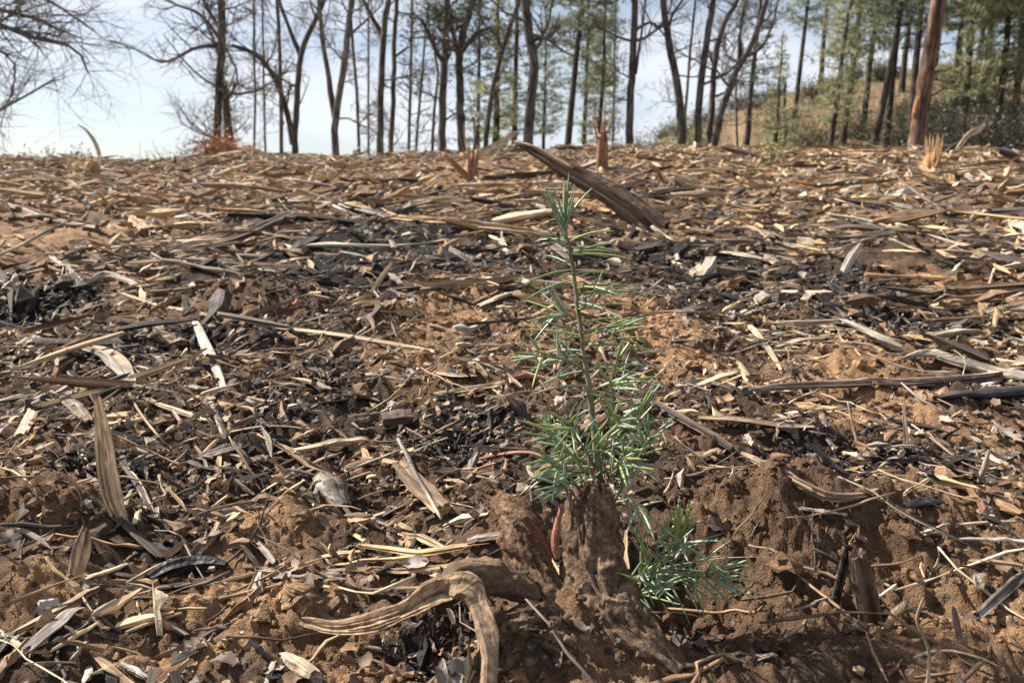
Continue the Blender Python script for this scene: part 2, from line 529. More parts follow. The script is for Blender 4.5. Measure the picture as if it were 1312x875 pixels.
def timber(mb, P, R, rng, sides=11, segs=18, flat=.75, rough=.12, jag=(1.2, 1.2), colA=(.4, .3, .2), colB=None, mixp=.35, flute=.16, spikes=0, spike_len=1.5, up=(0, 0, 1), twist=0.0, noise_amp=.0):
    """broken timber: a fluted, uneven body along P with radii R and ragged ends"""
    P = np.asarray(P, float)
    k = segs
    PR = catmull(np.column_stack([P, R]), k)
    C, rad = PR[:, :3], np.maximum(PR[:, 3], 1e-4)
    T, S, N = frames(C, up)
    L = np.r_[0, np.cumsum(np.linalg.norm(np.diff(C, axis=0), axis=1))]
    rm = rad.mean()
    th = np.arange(sides) / sides * 2 * np.pi
    fl = 1 + flute * rng.standard_normal(sides)
    drift = np.cumsum(rng.standard_normal((k, sides)) * rough * .8 / math.sqrt(k), 0)
    drift -= drift.mean(0)
    mult = np.clip(fl[None, :] + drift + rough * .22 * rng.standard_normal((k, sides)), .4, 1.8)
    ang = th[None, :] + twist * (L / max(L[-1], 1e-6))[:, None]
    ring = np.cos(ang)[..., None] * S[:, None, :] + flat * np.sin(ang)[..., None] * N[:, None, :]
    wob = rng.standard_normal((k, 3)) * rad[:, None] * rough * .12
    V = C[:, None, :] + wob[:, None, :] + ring * (rad[:, None] * mult)[..., None]
    e0 = rng.random(sides) ** 1.6 * jag[0] * rad[0]
    e1 = rng.random(sides) ** 1.6 * jag[1] * rad[-1]
    V[0] -= T[0] * e0[:, None]
    V[-1] += T[-1] * e1[:, None]
    shrink = .45 + .5 * rng.random(sides)
    if jag[0] > .5:
        V[0] = C[0] + (V[0] - C[0]) * (1 - .5 * (1 - shrink))[:, None] - 0
    if jag[1] > .5:
        V[-1] = C[-1] + (V[-1] - C[-1]) * (1 - .5 * (1 - shrink))[:, None]
    if noise_amp:
        q = V.reshape(-1, 3)
        V = V + (noise_amp * rm * fbm(q[:, 0] / rm * .9 + q[:, 2] / rm * .6, q[:, 1] / rm * .9 - q[:, 2] / rm * .7, 4, 9, .6)).reshape(k, sides, 1) * ring
    G = np.stack([np.cos(th)[None, :] * rad[:, None] + 7 * rng.random(), np.sin(th)[None, :] * rad[:, None], np.repeat(L[:, None], sides, 1) + 9 * rng.random()], -1)
    A = np.asarray(colA, float)
    B = np.asarray(colB if colB is not None else A * .75, float)
    pn = vnoise(np.repeat(L[:, None], sides, 1) / (rm * 9) + rng.random() * 50, np.cos(th)[None, :] * 1.1 + np.zeros((k, 1)) + 4 * rng.random(), 5) + .25 * rng.standard_normal((1, sides))
    w = sstep(-.08, .08, pn + (mixp - .5) * 1.1)[..., None]
    CC = A * (1 - w) + B * w
    CC = CC * (1 + .12 * rng.standard_normal((k, sides, 1)))
    i = (np.arange(k - 1)[:, None] * sides + np.arange(sides)[None, :])
    j = (np.arange(k - 1)[:, None] * sides + (np.arange(sides)[None, :] + 1) % sides)
    Q = np.stack([i, j, j + sides, i + sides], -1).reshape(-1, 4)
    Vf = np.vstack([V.reshape(-1, 3), C[0] + T[0] * rad[0] * .5, C[-1] - T[-1] * rad[-1] * .5])
    Gf = np.vstack([G.reshape(-1, 3), G[0].mean(0), G[-1].mean(0)])
    Cf = np.vstack([CC.reshape(-1, 3), B * 1.0, B * 1.0])
    a = np.arange(sides)
    b = (a + 1) % sides
    t0 = np.stack([np.full(sides, k * sides), b, a], -1)
    t1 = np.stack([np.full(sides, k * sides + 1), a + (k - 1) * sides, b + (k - 1) * sides], -1)
    mb.add(Vf, Q, np.vstack([t0, t1]), np.clip(Cf, .004, .9), Gf)
    for s in range(spikes):
        e = 0 if (s % 2 == 0 or jag[1] <= 0) and jag[0] > 0 else -1
        d = -T[0] if e == 0 else T[-1]
        c = C[e]
        a_ = rng.random() * 6.28
        off = (np.cos(a_) * S[e] + flat * np.sin(a_) * N[e]) * rad[e] * rng.uniform(.3, .9)
        ln = rad[e] * spike_len * rng.uniform(.5, 1.6)
        d2 = d + .18 * rng.standard_normal(3)
        pts = np.array([c + off - d * rad[e] * 1.5, c + off + d2 * ln * .3, c + off + d2 * ln * .7, c + off * 1.3 + d2 * ln])
        r0 = rad[e] * rng.uniform(.16, .34)
        shard_tube(mb, pts, np.array([r0, r0, r0 * .7, r0 * .12]), rng, B if rng.random() < .7 else A)

def shard_tube(mb, P, R, rng, col):
    P = np.asarray(P, float)
    k, m = len(P), 4
    T, S, N = frames(P)
    th = (np.arange(m) + .5) / m * 2 * np.pi + rng.normal() * .3
    mu = 1 + .25 * rng.standard_normal((k, m))
    ring = np.cos(th)[None, :, None] * S[:, None, :] + .6 * np.sin(th)[None, :, None] * N[:, None, :]
    V = P[:, None, :] + ring * (R[:, None] * mu)[..., None]
    L = np.r_[0, np.cumsum(np.linalg.norm(np.diff(P, axis=0), axis=1))]
    o = rng.random() * 30
    G = np.stack([np.cos(th)[None, :] * R[:, None] + o, np.sin(th)[None, :] * R[:, None], np.repeat(L[:, None], m, 1) + o], -1)
    i = (np.arange(k - 1)[:, None] * m + np.arange(m)[None, :])
    j = (np.arange(k - 1)[:, None] * m + (np.arange(m)[None, :] + 1) % m)
    Q = np.stack([i, j, j + m, i + m], -1).reshape(-1, 4)
    Q = np.vstack([Q, [[3, 2, 1, 0]], [[(k - 1) * m, (k - 1) * m + 1, (k - 1) * m + 2, (k - 1) * m + 3]]])
    mb.add(V.reshape(-1, 3), Q, None, np.asarray(col), G.reshape(-1, 3))

def bundle(mb, P, R, rng, n, colA, colB, frac=.34, flat=.7, lo=(-.02, .3), hi=(.7, 1.06), sides=5, spread=.85):
    """torn strands of wood lying along the same run"""
    PR = catmull(np.column_stack([np.asarray(P, float), R]), 40)
    T, S, N = frames(PR[:, :3])
    for i in range(n):
        a, b = rng.uniform(*lo), rng.uniform(*hi)
        t = np.linspace(max(a, 0), min(b, 1), 9) * 39
        k = np.clip(t.astype(int), 0, 38)
        f = (t - k)[:, None]
        C = PR[k] * (1 - f) + PR[k + 1] * f
        an = rng.random() * 6.283
        q = rng.uniform(.4, 1) * spread
        off = (np.cos(an) * S[k] + flat * np.sin(an) * N[k]) * C[:, 3:4] * q
        fl = np.linspace(-1, 1, 9)[:, None]
        pts = C[:, :3] + off * (1 + .25 * fl ** 2 * rng.random()) + rng.normal(size=(1, 3)) * C[:, 3:4] * .1
        if b > 1:
            pts[-2:] += T[k[-2:]] * C[-2:, 3:4] * np.array([[.8], [2.2]]) * rng.random()
        if a < 0:
            pts[:2] -= T[k[:2]] * C[:2, 3:4] * np.array([[2.6], [.9]]) * rng.random()
        r = C[:, 3] * frac * rng.uniform(.5, 1.25) * np.array([.2, .75, .95, 1, 1, 1, .9, .7, .15])
        shard_tube(mb, pts, r, rng, np.clip(np.asarray(colA if rng.random() < .55 else colB) * rng.uniform(.75, 1.25), .01, .85))

def rough_body(mb, P, R, rng, sides, segs, flat, colA, colB, groove=.22, lump=.16, up=(0, -1, 0)):
    """soil-caked root wood: grooved along its length and crusted with crumbs"""
    PR = catmull(np.column_stack([np.asarray(P, float), R]), segs)
    C, rad = PR[:, :3], PR[:, 3]
    T, S, N = frames(C, up)
    L = np.r_[0, np.cumsum(np.linalg.norm(np.diff(C, axis=0), axis=1))]
    th = np.arange(sides) / sides * 2 * np.pi
    A, LL = np.meshgrid(th, L)
    o = rng.random() * 50
    ca, sa = np.cos(A), np.sin(A)
    rm = rad.mean()
    g = -np.abs(vnoise(ca * 3.6 + o, sa * 3.6 + LL / rm * .25, 3)) - .7 * np.abs(vnoise(ca * 8 + o, sa * 8 + LL / rm * .5, 5)) + .35 * fbm(A * rm / .007, LL / .03, 3, 6, .6) + .3
    big = fbm(ca * 1.1 + o + LL / rm * .8, sa * 1.1 - LL / rm * .5, 3, 7)
    f1, c1 = worley((A * rm + .002 * vnoise(A * 9, LL * 300, 2)) / .0075, LL / .0075, 4)
    f2, c2 = worley(A * rm / .0032, LL / .0032, 6)
    crust = sstep(-.1, .3, fbm(ca * 2 + o, sa * 2 + LL / rm, 2, 9))
    m = 1 + groove * g * (1.25 - .5 * crust) + .24 * big + lump * crust * (np.maximum(0, 1 - (f1 / .7) ** 2) * c1 + .4 * np.maximum(0, 1 - (f2 / .7) ** 2) * c2)
    ring = ca[..., None] * S[:, None, :] + flat * sa[..., None] * N[:, None, :]
    V = C[:, None, :] + ring * (rad[:, None] * m)[..., None]
    V[0] -= T[0] * (rad[0] * (.1 + .5 * np.maximum(0, vnoise(ca[0] * 3 + o, sa[0] * 3, 8)) + .25 * rng.random(sides)))[:, None]
    w = np.clip(crust + .4 * big, 0, 1)[..., None]
    col = np.asarray(colA) * (1 - w) + np.asarray(colB) * w
    col = col * np.clip(1 + .18 * rng.standard_normal((segs, sides, 1)), .5, 1.6)
    i = (np.arange(segs - 1)[:, None] * sides + np.arange(sides)[None, :])
    j = (np.arange(segs - 1)[:, None] * sides + (np.arange(sides)[None, :] + 1) % sides)
    Q = np.stack([i, j, j + sides, i + sides], -1).reshape(-1, 4)
    a = np.arange(sides)
    t0 = np.stack([np.full(sides, segs * sides), (a + 1) % sides, a], -1)
    G = np.stack([ca * rad[:, None], sa * rad[:, None], LL], -1).reshape(-1, 3)
    mb.add(np.vstack([V.reshape(-1, 3), C[0] + T[0] * rad[0] * .35]), Q, t0, np.vstack([col.reshape(-1, 3), colA]), np.vstack([G, G[0]]))

# ------------------------------------------------------------------ ground sheet
# patches of bare tan soil, damp brown soil and charcoal, char also painting shade into hollows: pixel, half width and half height in pixels, kind, weight
SPOTS = [(330, 372, 90, 42, 'tan', 1), (560, 390, 90, 26, 'tan', .8), (690, 425, 60, 25, 'tan', .6), (835, 430, 70, 30, 'tan', 1),
         (1060, 480, 80, 22, 'tan', .7), (905, 475, 50, 22, 'tan', .8), (70, 300, 120, 14, 'tan', .7), (40, 640, 70, 45, 'brown', 1),
         (350, 668, 60, 30, 'tan', .9), (340, 770, 130, 40, 'tan', .8), (60, 740, 60, 25, 'tan', .8), (250, 850, 120, 25, 'tan', .7),
         (470, 318, 120, 30, 'char', 1), (620, 338, 90, 22, 'char', .9), (800, 330, 130, 30, 'char', .7), (1050, 368, 60, 22, 'char', 1),
         (1160, 430, 90, 24, 'char', .9), (40, 390, 80, 26, 'char', 1), (250, 440, 110, 30, 'char', .7), (900, 350, 90, 30, 'char', .6),  # the far-left char spot paints a hollow's shade into the soil
         (400, 500, 70, 40, 'char', .5), (600, 560, 70, 30, 'char', .8), (960, 640, 110, 50, 'brown', 1), (1050, 760, 140, 80, 'brown', 1),
         (880, 800, 60, 60, 'brown', 1), (700, 800, 90, 70, 'brown', 1), (1150, 700, 130, 60, 'brown', .8), (560, 840, 60, 30, 'char', .5),  # the char spot here is painted shade under the root arch
         (880, 560, 70, 30, 'brown', .8), (130, 610, 80, 30, 'char', .5), (1100, 590, 90, 30, 'char', .4), (520, 440, 60, 30, 'brown', .8),
         (560, 470, 80, 20, 'tan', .6), (1250, 830, 80, 40, 'tan', .3), (760, 850, 70, 30, 'brown', 1), (1240, 650, 70, 30, 'tan', .4)]
_sp = []
for (px, py, hw, hh, kd, wt) in SPOTS:
    c = hit(px, py)
    e = hit(px, py - hh)
    f = hit(px, py + hh)
    ry = max(.02, min(abs(e[1] - c[1]), abs(f[1] - c[1]) * 2.5))
    _sp.append((c[:2], hw * c[1] / FPX, ry, kd, wt))

SPOTW.extend(_sp)

def spot_weight(x, y, kind):
    w = np.zeros_like(x)
    for c, rx, ry, kd, wt in SPOTW:
        if kd == kind:
            w = np.maximum(w, wt * np.exp(-((((x - c[0]) / rx) ** 2 + ((y - c[1]) / ry) ** 2)) ** 1.5 * .7))
    return w

C_TAN, C_BROWN, C_DARK, C_CHAR_SHADE = (np.array(c) for c in ((.42, .25, .135), (.155, .094, .056), (.046, .033, .026), (.018, .017, .018)))

def soil_colour(x, y):
    r = np.sqrt(x * x + y * y)
    wob = .02 * fbm(x * 22, y * 22, 3, 71)
    xx, yy = x + wob * np.clip(r, .5, 4), y + wob * np.clip(r, .5, 4)
    n1 = fbm(x * 3.2, y * 3.2, 4, 61)
    n2 = fbm(x * 17, y * 17, 4, 63, .6)
    tan = (.75 * sstep(.0, .5, n1 + .5 * n2))[:, None]
    c = C_BROWN * (1 - tan) + C_TAN * tan * .85 + C_BROWN * .15 * tan
    dk = sstep(-.34, .12, -n1 + .6 * n2)[:, None]
    c = c * (1 - .75 * dk) + C_DARK * .75 * dk
    for kd, cc in (('brown', C_BROWN * 1.05), ('tan', C_TAN), ('char', C_CHAR_SHADE)):
        w = np.clip(spot_weight(xx, yy, kd) * (1 + 1.0 * n2), 0, 1)[:, None]
        w = w * (.85 if kd != 'char' else .92)
        c = c * (1 - w) + cc * w
    # far slope: dry, tan with wood dust
    fw = (.75 * sstep(2.2, 5.0, r))[:, None]
    fc = np.array([.25, .155, .088]) * (1 + .5 * n2[:, None])
    c = c * (1 - fw) + fc * fw
    hw = (sstep(16, 24, r))[:, None]
    g = sstep(-.1, .35, fbm(x * .35, y * .35, 4, 81))[:, None]
    hc = np.array([.19, .128, .075]) * (1 - .75 * g) + np.array([.07, .08, .04]) * .75 * g
    c = c * (1 - hw) + hc * (1 + .4 * n2[:, None]) * hw
    w = np.clip(spot_weight(xx, yy, 'char') * (1.1 + 1.0 * n2), 0, .95)[:, None]
    c = c * (1 - w) + C_CHAR_SHADE * w
    return np.clip(c * (1 + .25 * n2[:, None]), .006, .8)

def build_ground():
    ang = np.radians(np.concatenate([np.linspace(-180, -60, 24)[:-1], np.linspace(-60, -40, 22)[:-1], np.linspace(-40, 40, 468), np.linspace(40, 60, 22)[1:], np.linspace(60, 180, 24)[1:]]))[:-1]
    rad = np.concatenate([np.linspace(.04, .3, 8)[:-1], .3 * 1.0052 ** np.arange(366), 2.0 * 1.0125 ** np.arange(157), 14 * 1.04 ** np.arange(45), 82 * 1.18 ** np.arange(26)])
    nr, na = len(rad), len(ang)
    A, R = np.meshgrid(ang, rad)
    X, Y = (R * np.sin(A)).ravel(), (R * np.cos(A)).ravel()
    Z = ground(X, Y)
    V = np.column_stack([X, Y, Z])
    i = np.arange(nr - 1)[:, None] * na + np.arange(na)[None, :]
    j = np.arange(nr - 1)[:, None] * na + (np.arange(na)[None, :] + 1) % na
    Q = np.stack([i, j, j + na, i + na], -1).reshape(-1, 4)[:, ::-1]
    mb = MB()
    mb.add(V, Q, None, soil_colour(X, Y))
    # closing fan under the camera
    mb.add(np.vstack([V[:na], [0, 0, ground(np.array([0.]), np.array([0.]))[0]]]), None, np.stack([np.arange(na), (np.arange(na) + 1) % na, np.full(na, na)], -1)[:, ::-1], C_BROWN)
    g = mb.build('ground', M_GROUND, origin=np.zeros(3))
    tag(g, 'burnt and churned brown soil slope rising to a ridge', None, kind='structure')
    return g
build_ground()
# ------------------------------------------------------------------ trees beyond the ridge
OAK = np.array((.13, .11, .095))
OAKL = np.array((.17, .15, .13))
REDBARK = np.array((.185, .115, .08))

def gz(x, y):
    return float(ground(np.array([x]), np.array([y]))[0])

def branch(mb, p, d, ln, r, level, rng, P):
    n = 6 if level < 2 else 4
    pts, q, dd = [p], p.copy(), d / np.linalg.norm(d)
    for i in range(n - 1):
        dd = dd + rng.standard_normal(3) * P['wander'] + np.array([0, 0, P['lift'] * (1 if level == 1 else .5)])
        dd /= np.linalg.norm(dd)
        q = q + dd * ln / (n - 1)
        pts.append(q.copy())
    pts = np.array(pts)
    R = np.linspace(r, max(r * .35, P['rmin']), n)
    tube(mb, pts, R, 5 if level == 1 else 3, P['col'] * rng.uniform(.8, 1.25), rng)
    tips = P.setdefault('tips', [])
    if level >= P['levels']:
        tips.append((pts[-1], dd.copy()))
        if level >= 2:
            tips.append((pts[len(pts) // 2], dd.copy()))
        return
    m = rng.poisson(P['kids'][level - 1]) + 1
    for i in range(m):
        t = rng.uniform(.25, 1.0)
        f = t * (n - 1)
        a = min(int(f), n - 2)
        s = pts[a] + (pts[a + 1] - pts[a]) * (f - a)
        ax = pts[a + 1] - pts[a]
        ax /= np.linalg.norm(ax)
        o = rng.standard_normal(3)
        o -= ax * o.dot(ax)
        o /= np.linalg.norm(o)
        an = rng.uniform(.5, 1.05)
        branch(mb, s, ax * math.cos(an) + o * math.sin(an), ln * rng.uniform(.38, .68) * (1.15 - .4 * t), max(r * (1 - .55 * t) * .62, P['rmin']), level + 1, rng, P)

def leaf_tufts(mb, tips, rng, n, size, ln, col, colv=.25, spread=.12, ratio=.3):
    """small leaf-sized faces round the twig tips"""
    if not tips:
        return
    T = np.array([t[0] for t in tips])
    k = len(T) * n
    c = np.repeat(T, n, 0) + rng.normal(size=(k, 3)) * spread
    d = rng.normal(size=(k, 3))
    d[:, 2] += .3
    d /= np.linalg.norm(d, axis=1, keepdims=True)
    s = np.cross(d, rng.normal(size=(k, 3)))
    s /= np.linalg.norm(s, axis=1, keepdims=True) + 1e-9
    L = ln * rng.uniform(.6, 1.3, (k, 1))
    W = L * ratio
    V = np.stack([c, c + d * L * .5 + s * W * .5, c + d * L, c + d * L * .5 - s * W * .5], 1)
    col = np.asarray(col) * (1 + colv * rng.standard_normal((k, 1)))
    col = np.clip(np.repeat(col, 4, 0), .006, .6)
    mb.add(V.reshape(-1, 3), np.arange(k * 4).reshape(-1, 4), None, col)

def wood_tree(label, D, stems, limbs=(), seed=0, col=OAK, height=9.0, kids=(6.5, 5.5), nb=16, blen=1.5, start=.22, lift=.10, wander=.22, levels=3, foliage=None, name='bare_oak_tree', group='bare trees along the ridge', limb_n=9):
    """stems and limbs are pixel polylines with their width in pixels, standing D metres ahead"""
    rng = np.random.default_rng(1000 + seed)
    sc = D / FPX
    b = at(stems[0][0][0][0], 190, D)
    bz = gz(b[0], D)
    root = empty(name, (b[0], D, bz))
    tag(root, label, 'tree', group)
    mt, mc = MB(), MB()
    P = dict(wander=wander, lift=lift, kids=kids, levels=levels, rmin=.0022 * D / 18, col=col)
    for si, (pts, w0, w1) in enumerate(stems):
        dep = D + (0 if si == 0 else .25 * si)
        W = [at(p[0], p[1], dep) for p in pts]
        if si == 0 or pts[0][1] > 170:
            f = np.array([W[0][0], dep, gz(W[0][0], dep) - .15])
            if f[2] < W[0][2] - .05:
                W = [f] + W
        top = W[-1]
        if top[2] > 3.2:                               # carries on above the frame
            d = W[-1] - W[-2]
            d /= np.linalg.norm(d)
            rise = max(.5, height * rng.uniform(.85, 1.1) - top[2])
            q = top.copy()
            for i in range(3):
                d = d + np.array([rng.normal() * .12, rng.normal() * .12, .35])
                d /= np.linalg.norm(d)
                q = q + d * rise / 3
                W.append(q.copy())
        W = np.array(W)
        zz = W[:, 2] - W[0, 2]
        vis = at(0, 0, D)[2] - W[0, 2]
        R = np.interp(zz, [0, vis * .06, vis, max(height, vis + .1)], [w0 * 1.2, w0 * .9, w1 * .85, w1 * .2]) * sc * .5
        PR = catmull(np.column_stack([W, R]), max(12, len(W) * 4))
        pp, rr = PR[:, :3], np.maximum(PR[:, 3], .006)
        pp[1:-1] += rng.normal(size=(len(pp) - 2, 3)) * rr[1:-1, None] * .10
        tube(mt, pp, rr, 9, col * rng.uniform(.9, 1.1), rng)
        tot = len(pp)
        for i in range(nb):
            t = start + (1 - start) * (i + rng.random()) / nb
            k = min(int(t * tot), tot - 2)
            a = rng.random() * 6.283
            up = rng.uniform(-.05, .8)
            d = np.array([math.cos(a), math.sin(a) * .8, up])
            branch(mc, pp[k], d, blen * rng.uniform(.5, 1.35), rr[k] * rng.uniform(.22, .5), 1, rng, P)
    for (pts, w0, w1) in limbs:
        W = np.array([at(p[0], p[1], D + (.4 * i * (1 if seed % 2 else -1)) * .5) for i, p in enumerate(pts)])
        PR = catmull(np.column_stack([W, np.linspace(w0, w1, len(W)) * sc * .5]), 14)
        tube(mt, PR[:, :3], PR[:, 3], 7, col, rng)
        for i in range(limb_n):
            k = rng.integers(3, 14)
            d = rng.standard_normal(3) * np.array([1, .7, .8]) + (PR[k, :3] - PR[k - 1, :3]) * 6
            branch(mc, PR[k, :3], d, blen * .55 * rng.uniform(.6, 1.3), PR[k, 3] * .5, 2 if levels > 2 else 1, rng, P)
    mt.build('trunk', M_BARK, root)
    if mc.n:
        mc.build('crown', M_TWIG, root)
    if foliage:
        mf = MB()
        tips = [t for t in P['tips'] if foliage['z0'] < t[0][2] < foliage['z1']]
        leaf_tufts(mf, tips, rng, foliage.get('n', 7), 0, foliage.get('ln', .09), foliage['col'], .3, foliage.get('sp', .13), .5)
        if mf.n:
            mf.build('foliage', M_PINE, root)
    return root

D0 = 18.0
EVG = dict(col=(.075, .09, .045), z0=0, z1=99, n=2, ln=.07, sp=.10)
wood_tree('twin-stemmed dark oak with long bare limb reaching out to the side', 16.5, [([(278, 190), (279, 140), (284, 60), (283, 0)], 10, 11), ([(296, 190), (291, 145), (286, 110)], 9, 10)],
          [([(283, 58), (250, 62), (225, 75), (205, 80), (180, 66), (140, 52)], 5, 1.5), ([(282, 50), (255, 18), (225, 6), (190, -14)], 5, 2), ([(284, 42), (265, 10), (250, -20)], 6, 3)], 1, height=8, nb=14, blen=1.3, limb_n=16)
wood_tree('forked oak with one stem arching over to the side', 18, [([(378, 196), (380, 140), (386, 70), (408, 18), (424, -30)], 10, 7), ([(385, 72), (372, 40), (355, -10)], 6, 5)],
          [([(375, 185), (369, 150), (357, 112), (340, 82), (318, 65), (296, 59)], 8, 4)], 2, height=8.5, nb=12, blen=1.2)
wood_tree('slim straight bare tree just left of the forked oak', 21, [([(361, 196), (360, 120), (358, 60), (355, 0)], 6, 5)], (), 3, height=9, nb=14, blen=1.0, lift=.03, name='bare_tree')
wood_tree('slender pole tree glimpsed above the arching oak stem', 24, [([(326, 196), (327, 120), (325, 60), (325, 0)], 3.5, 3.5)], (), 33, height=10, nb=12, blen=.9, lift=.02, name='bare_tree')
wood_tree('pale grey oak splitting low into two diverging stems', 17, [([(430, 198), (430, 150), (441, 80), (452, -10)], 11, 8), ([(430, 152), (420, 95), (412, 40), (408, -20)], 8, 6)], (), 4, col=OAKL, height=9, nb=13, blen=1.1)
wood_tree('thin bare sapling close behind the pale grey oak', 24, [([(460, 197), (457, 120), (452, 60), (449, 10)], 5, 4)], (), 5, height=8, nb=12, blen=.8, lift=.03, name='bare_tree')
wood_tree('tall bare oak with a fork leaning to the left at its top', 18, [([(487, 195), (488, 120), (492, 40), (498, -10)], 11, 8), ([(490, 45), (478, 25), (462, -8)], 7, 5)], (), 6, height=9, nb=13, blen=1.3)
wood_tree('narrow dark snag with short crooked branches', 20, [([(501, 194), (504, 130), (505, 60), (508, 0)], 8, 6)], (), 7, height=10, nb=22, blen=.7, lift=0, start=.15, name='bare_tree')
wood_tree('straight grey pole of a dead conifer with fine level branches', 25, [([(524, 193), (526, 110), (528, 0)], 5, 4)], (), 8, height=11, nb=34, blen=.8, lift=-.02, start=.12, levels=2, wander=.14, name='dead_conifer', col=OAKL)
wood_tree('leaning thin dead conifer beside the straight grey pole', 27, [([(533, 193), (537, 140), (541, 95), (545, 40)], 5, 3)], (), 9, height=8, nb=26, blen=.8, lift=-.02, start=.2, levels=2, wander=.14, name='dead_conifer', col=OAKL)
wood_tree('tall dark oak with evergreen foliage low on its left', 18, [([(567, 192), (568, 120), (571, 50), (574, -10)], 12, 10)], [([(568, 80), (556, 60), (545, 35), (540, 25)], 6, 3)], 10, height=9, nb=15, blen=1.0, foliage=dict(EVG, z1=6, n=1))
wood_tree('dark evergreen oak with dense olive crown over a thick trunk', 18.5, [([(592, 192), (590, 130), (588, 80), (594, 40), (606, 0)], 13, 10), ([(589, 78), (580, 40), (572, 0)], 8, 6)], [([(590, 70), (610, 45), (630, 35)], 6, 3)], 11, height=8, nb=18, blen=1.0, start=.4, foliage=dict(EVG, n=3), name='evergreen_oak_tree')
wood_tree('burnt thin snag leaning against the evergreen oak', 22, [([(554, 194), (556, 150), (560, 110)], 5, 3)], (), 12, height=5, nb=8, blen=.5, name='bare_tree')
wood_tree('leaning oak bending to the right above the splintered stub', 19, [([(622, 190), (627, 140), (637, 90), (652, 40), (668, -10)], 8, 6)], (), 13, height=8, nb=14, blen=1.1)
wood_tree('thick rough-barked oak with a kinked trunk behind the leaning log', 16, [([(677, 190), (680, 130), (684, 88), (678, 45), (673, 0)], 15, 13)], [([(678, 45), (700, 50), (720, 65), (735, 72)], 5, 2)], 14, height=8, nb=13, blen=1.3, start=.35)
wood_tree('rough upright oak with a thin stem close beside it', 17, [([(806, 192), (808, 120), (812, 50), (813, -10)], 12, 9), ([(814, 95), (821, 50), (829, -10)], 4, 3)], [([(812, 40), (835, 30), (855, 50)], 4, 2)], 15, height=9, nb=13, blen=1.3)
wood_tree('tall oak curving to the left with a bowed trunk', 17, [([(873, 192), (871, 130), (860, 70), (852, 25), (849, -10)], 13, 9)], (), 16, height=9, nb=13, blen=1.3)
wood_tree('thin straight pole tree between the bowed oak and the leaning trio', 24, [([(876, 190), (880, 120), (886, 50), (892, -10)], 4, 4)], (), 34, height=11, nb=16, blen=.8, lift=.02, name='bare_tree', col=OAKL)
wood_tree('straight bare oak, left one of the leaning trio', 16.5, [([(893, 195), (897, 120), (906, 50), (914, -10)], 11, 9)], (), 17, height=9, nb=12, blen=1.3)
wood_tree('middle oak of the leaning trio with crooked upper stem', 17.2, [([(908, 194), (912, 140), (915, 90), (924, 40), (942, 5), (950, -20)], 10, 7)], (), 18, height=8, nb=12, blen=1.3)
wood_tree('wide-leaning oak, right one of the trio, branching fan-like', 16.8, [([(914, 193), (926, 140), (942, 95), (953, 75), (968, 45), (984, -5)], 12, 7), ([(950, 78), (948, 40), (958, -5)], 6, 4), ([(955, 72), (975, 62), (990, 30), (1000, -10)], 5, 3)], (), 19, height=8, nb=10, blen=1.1)
wood_tree('short burnt post stub standing on the brown hillside', 24, [([(1005, 178), (1005, 150), (1005, 128)], 5, 5)], (), 20, height=3.0, nb=0, name='tree_snag')
wood_tree('short charred snag between the evergreen and leaning oaks', 21, [([(608, 190), (608, 170), (607, 150)], 4, 3)], (), 21, height=3, nb=2, blen=.3, name='tree_snag')
wood_tree('grey fine-twigged oak arching in from beyond the left edge', 13.0, [([(-150, 215), (-140, 120), (-120, 40), (-110, -40)], 26, 18)],
          [([(-135, 90), (-80, 40), (-20, 28), (40, 48), (95, 62), (112, 92)], 9, 2), ([(-130, 60), (-70, -10), (0, -20), (60, 0), (120, 40)], 9, 2), ([(-138, 130), (-80, 118), (-20, 145), (20, 130), (70, 102)], 7, 1.5),
           ([(-125, 30), (-60, -40), (20, -60), (90, -30)], 8, 2), ([(-135, 70), (-70, 30), (-10, 60), (20, 90), (-4, 175)], 6, 1), ([(-130, 50), (-50, 10), (30, 20), (80, 40), (105, 50)], 7, 1.5)], 22, col=OAKL * 1.1, height=7, nb=14, blen=1.7, kids=(6, 6), limb_n=26)

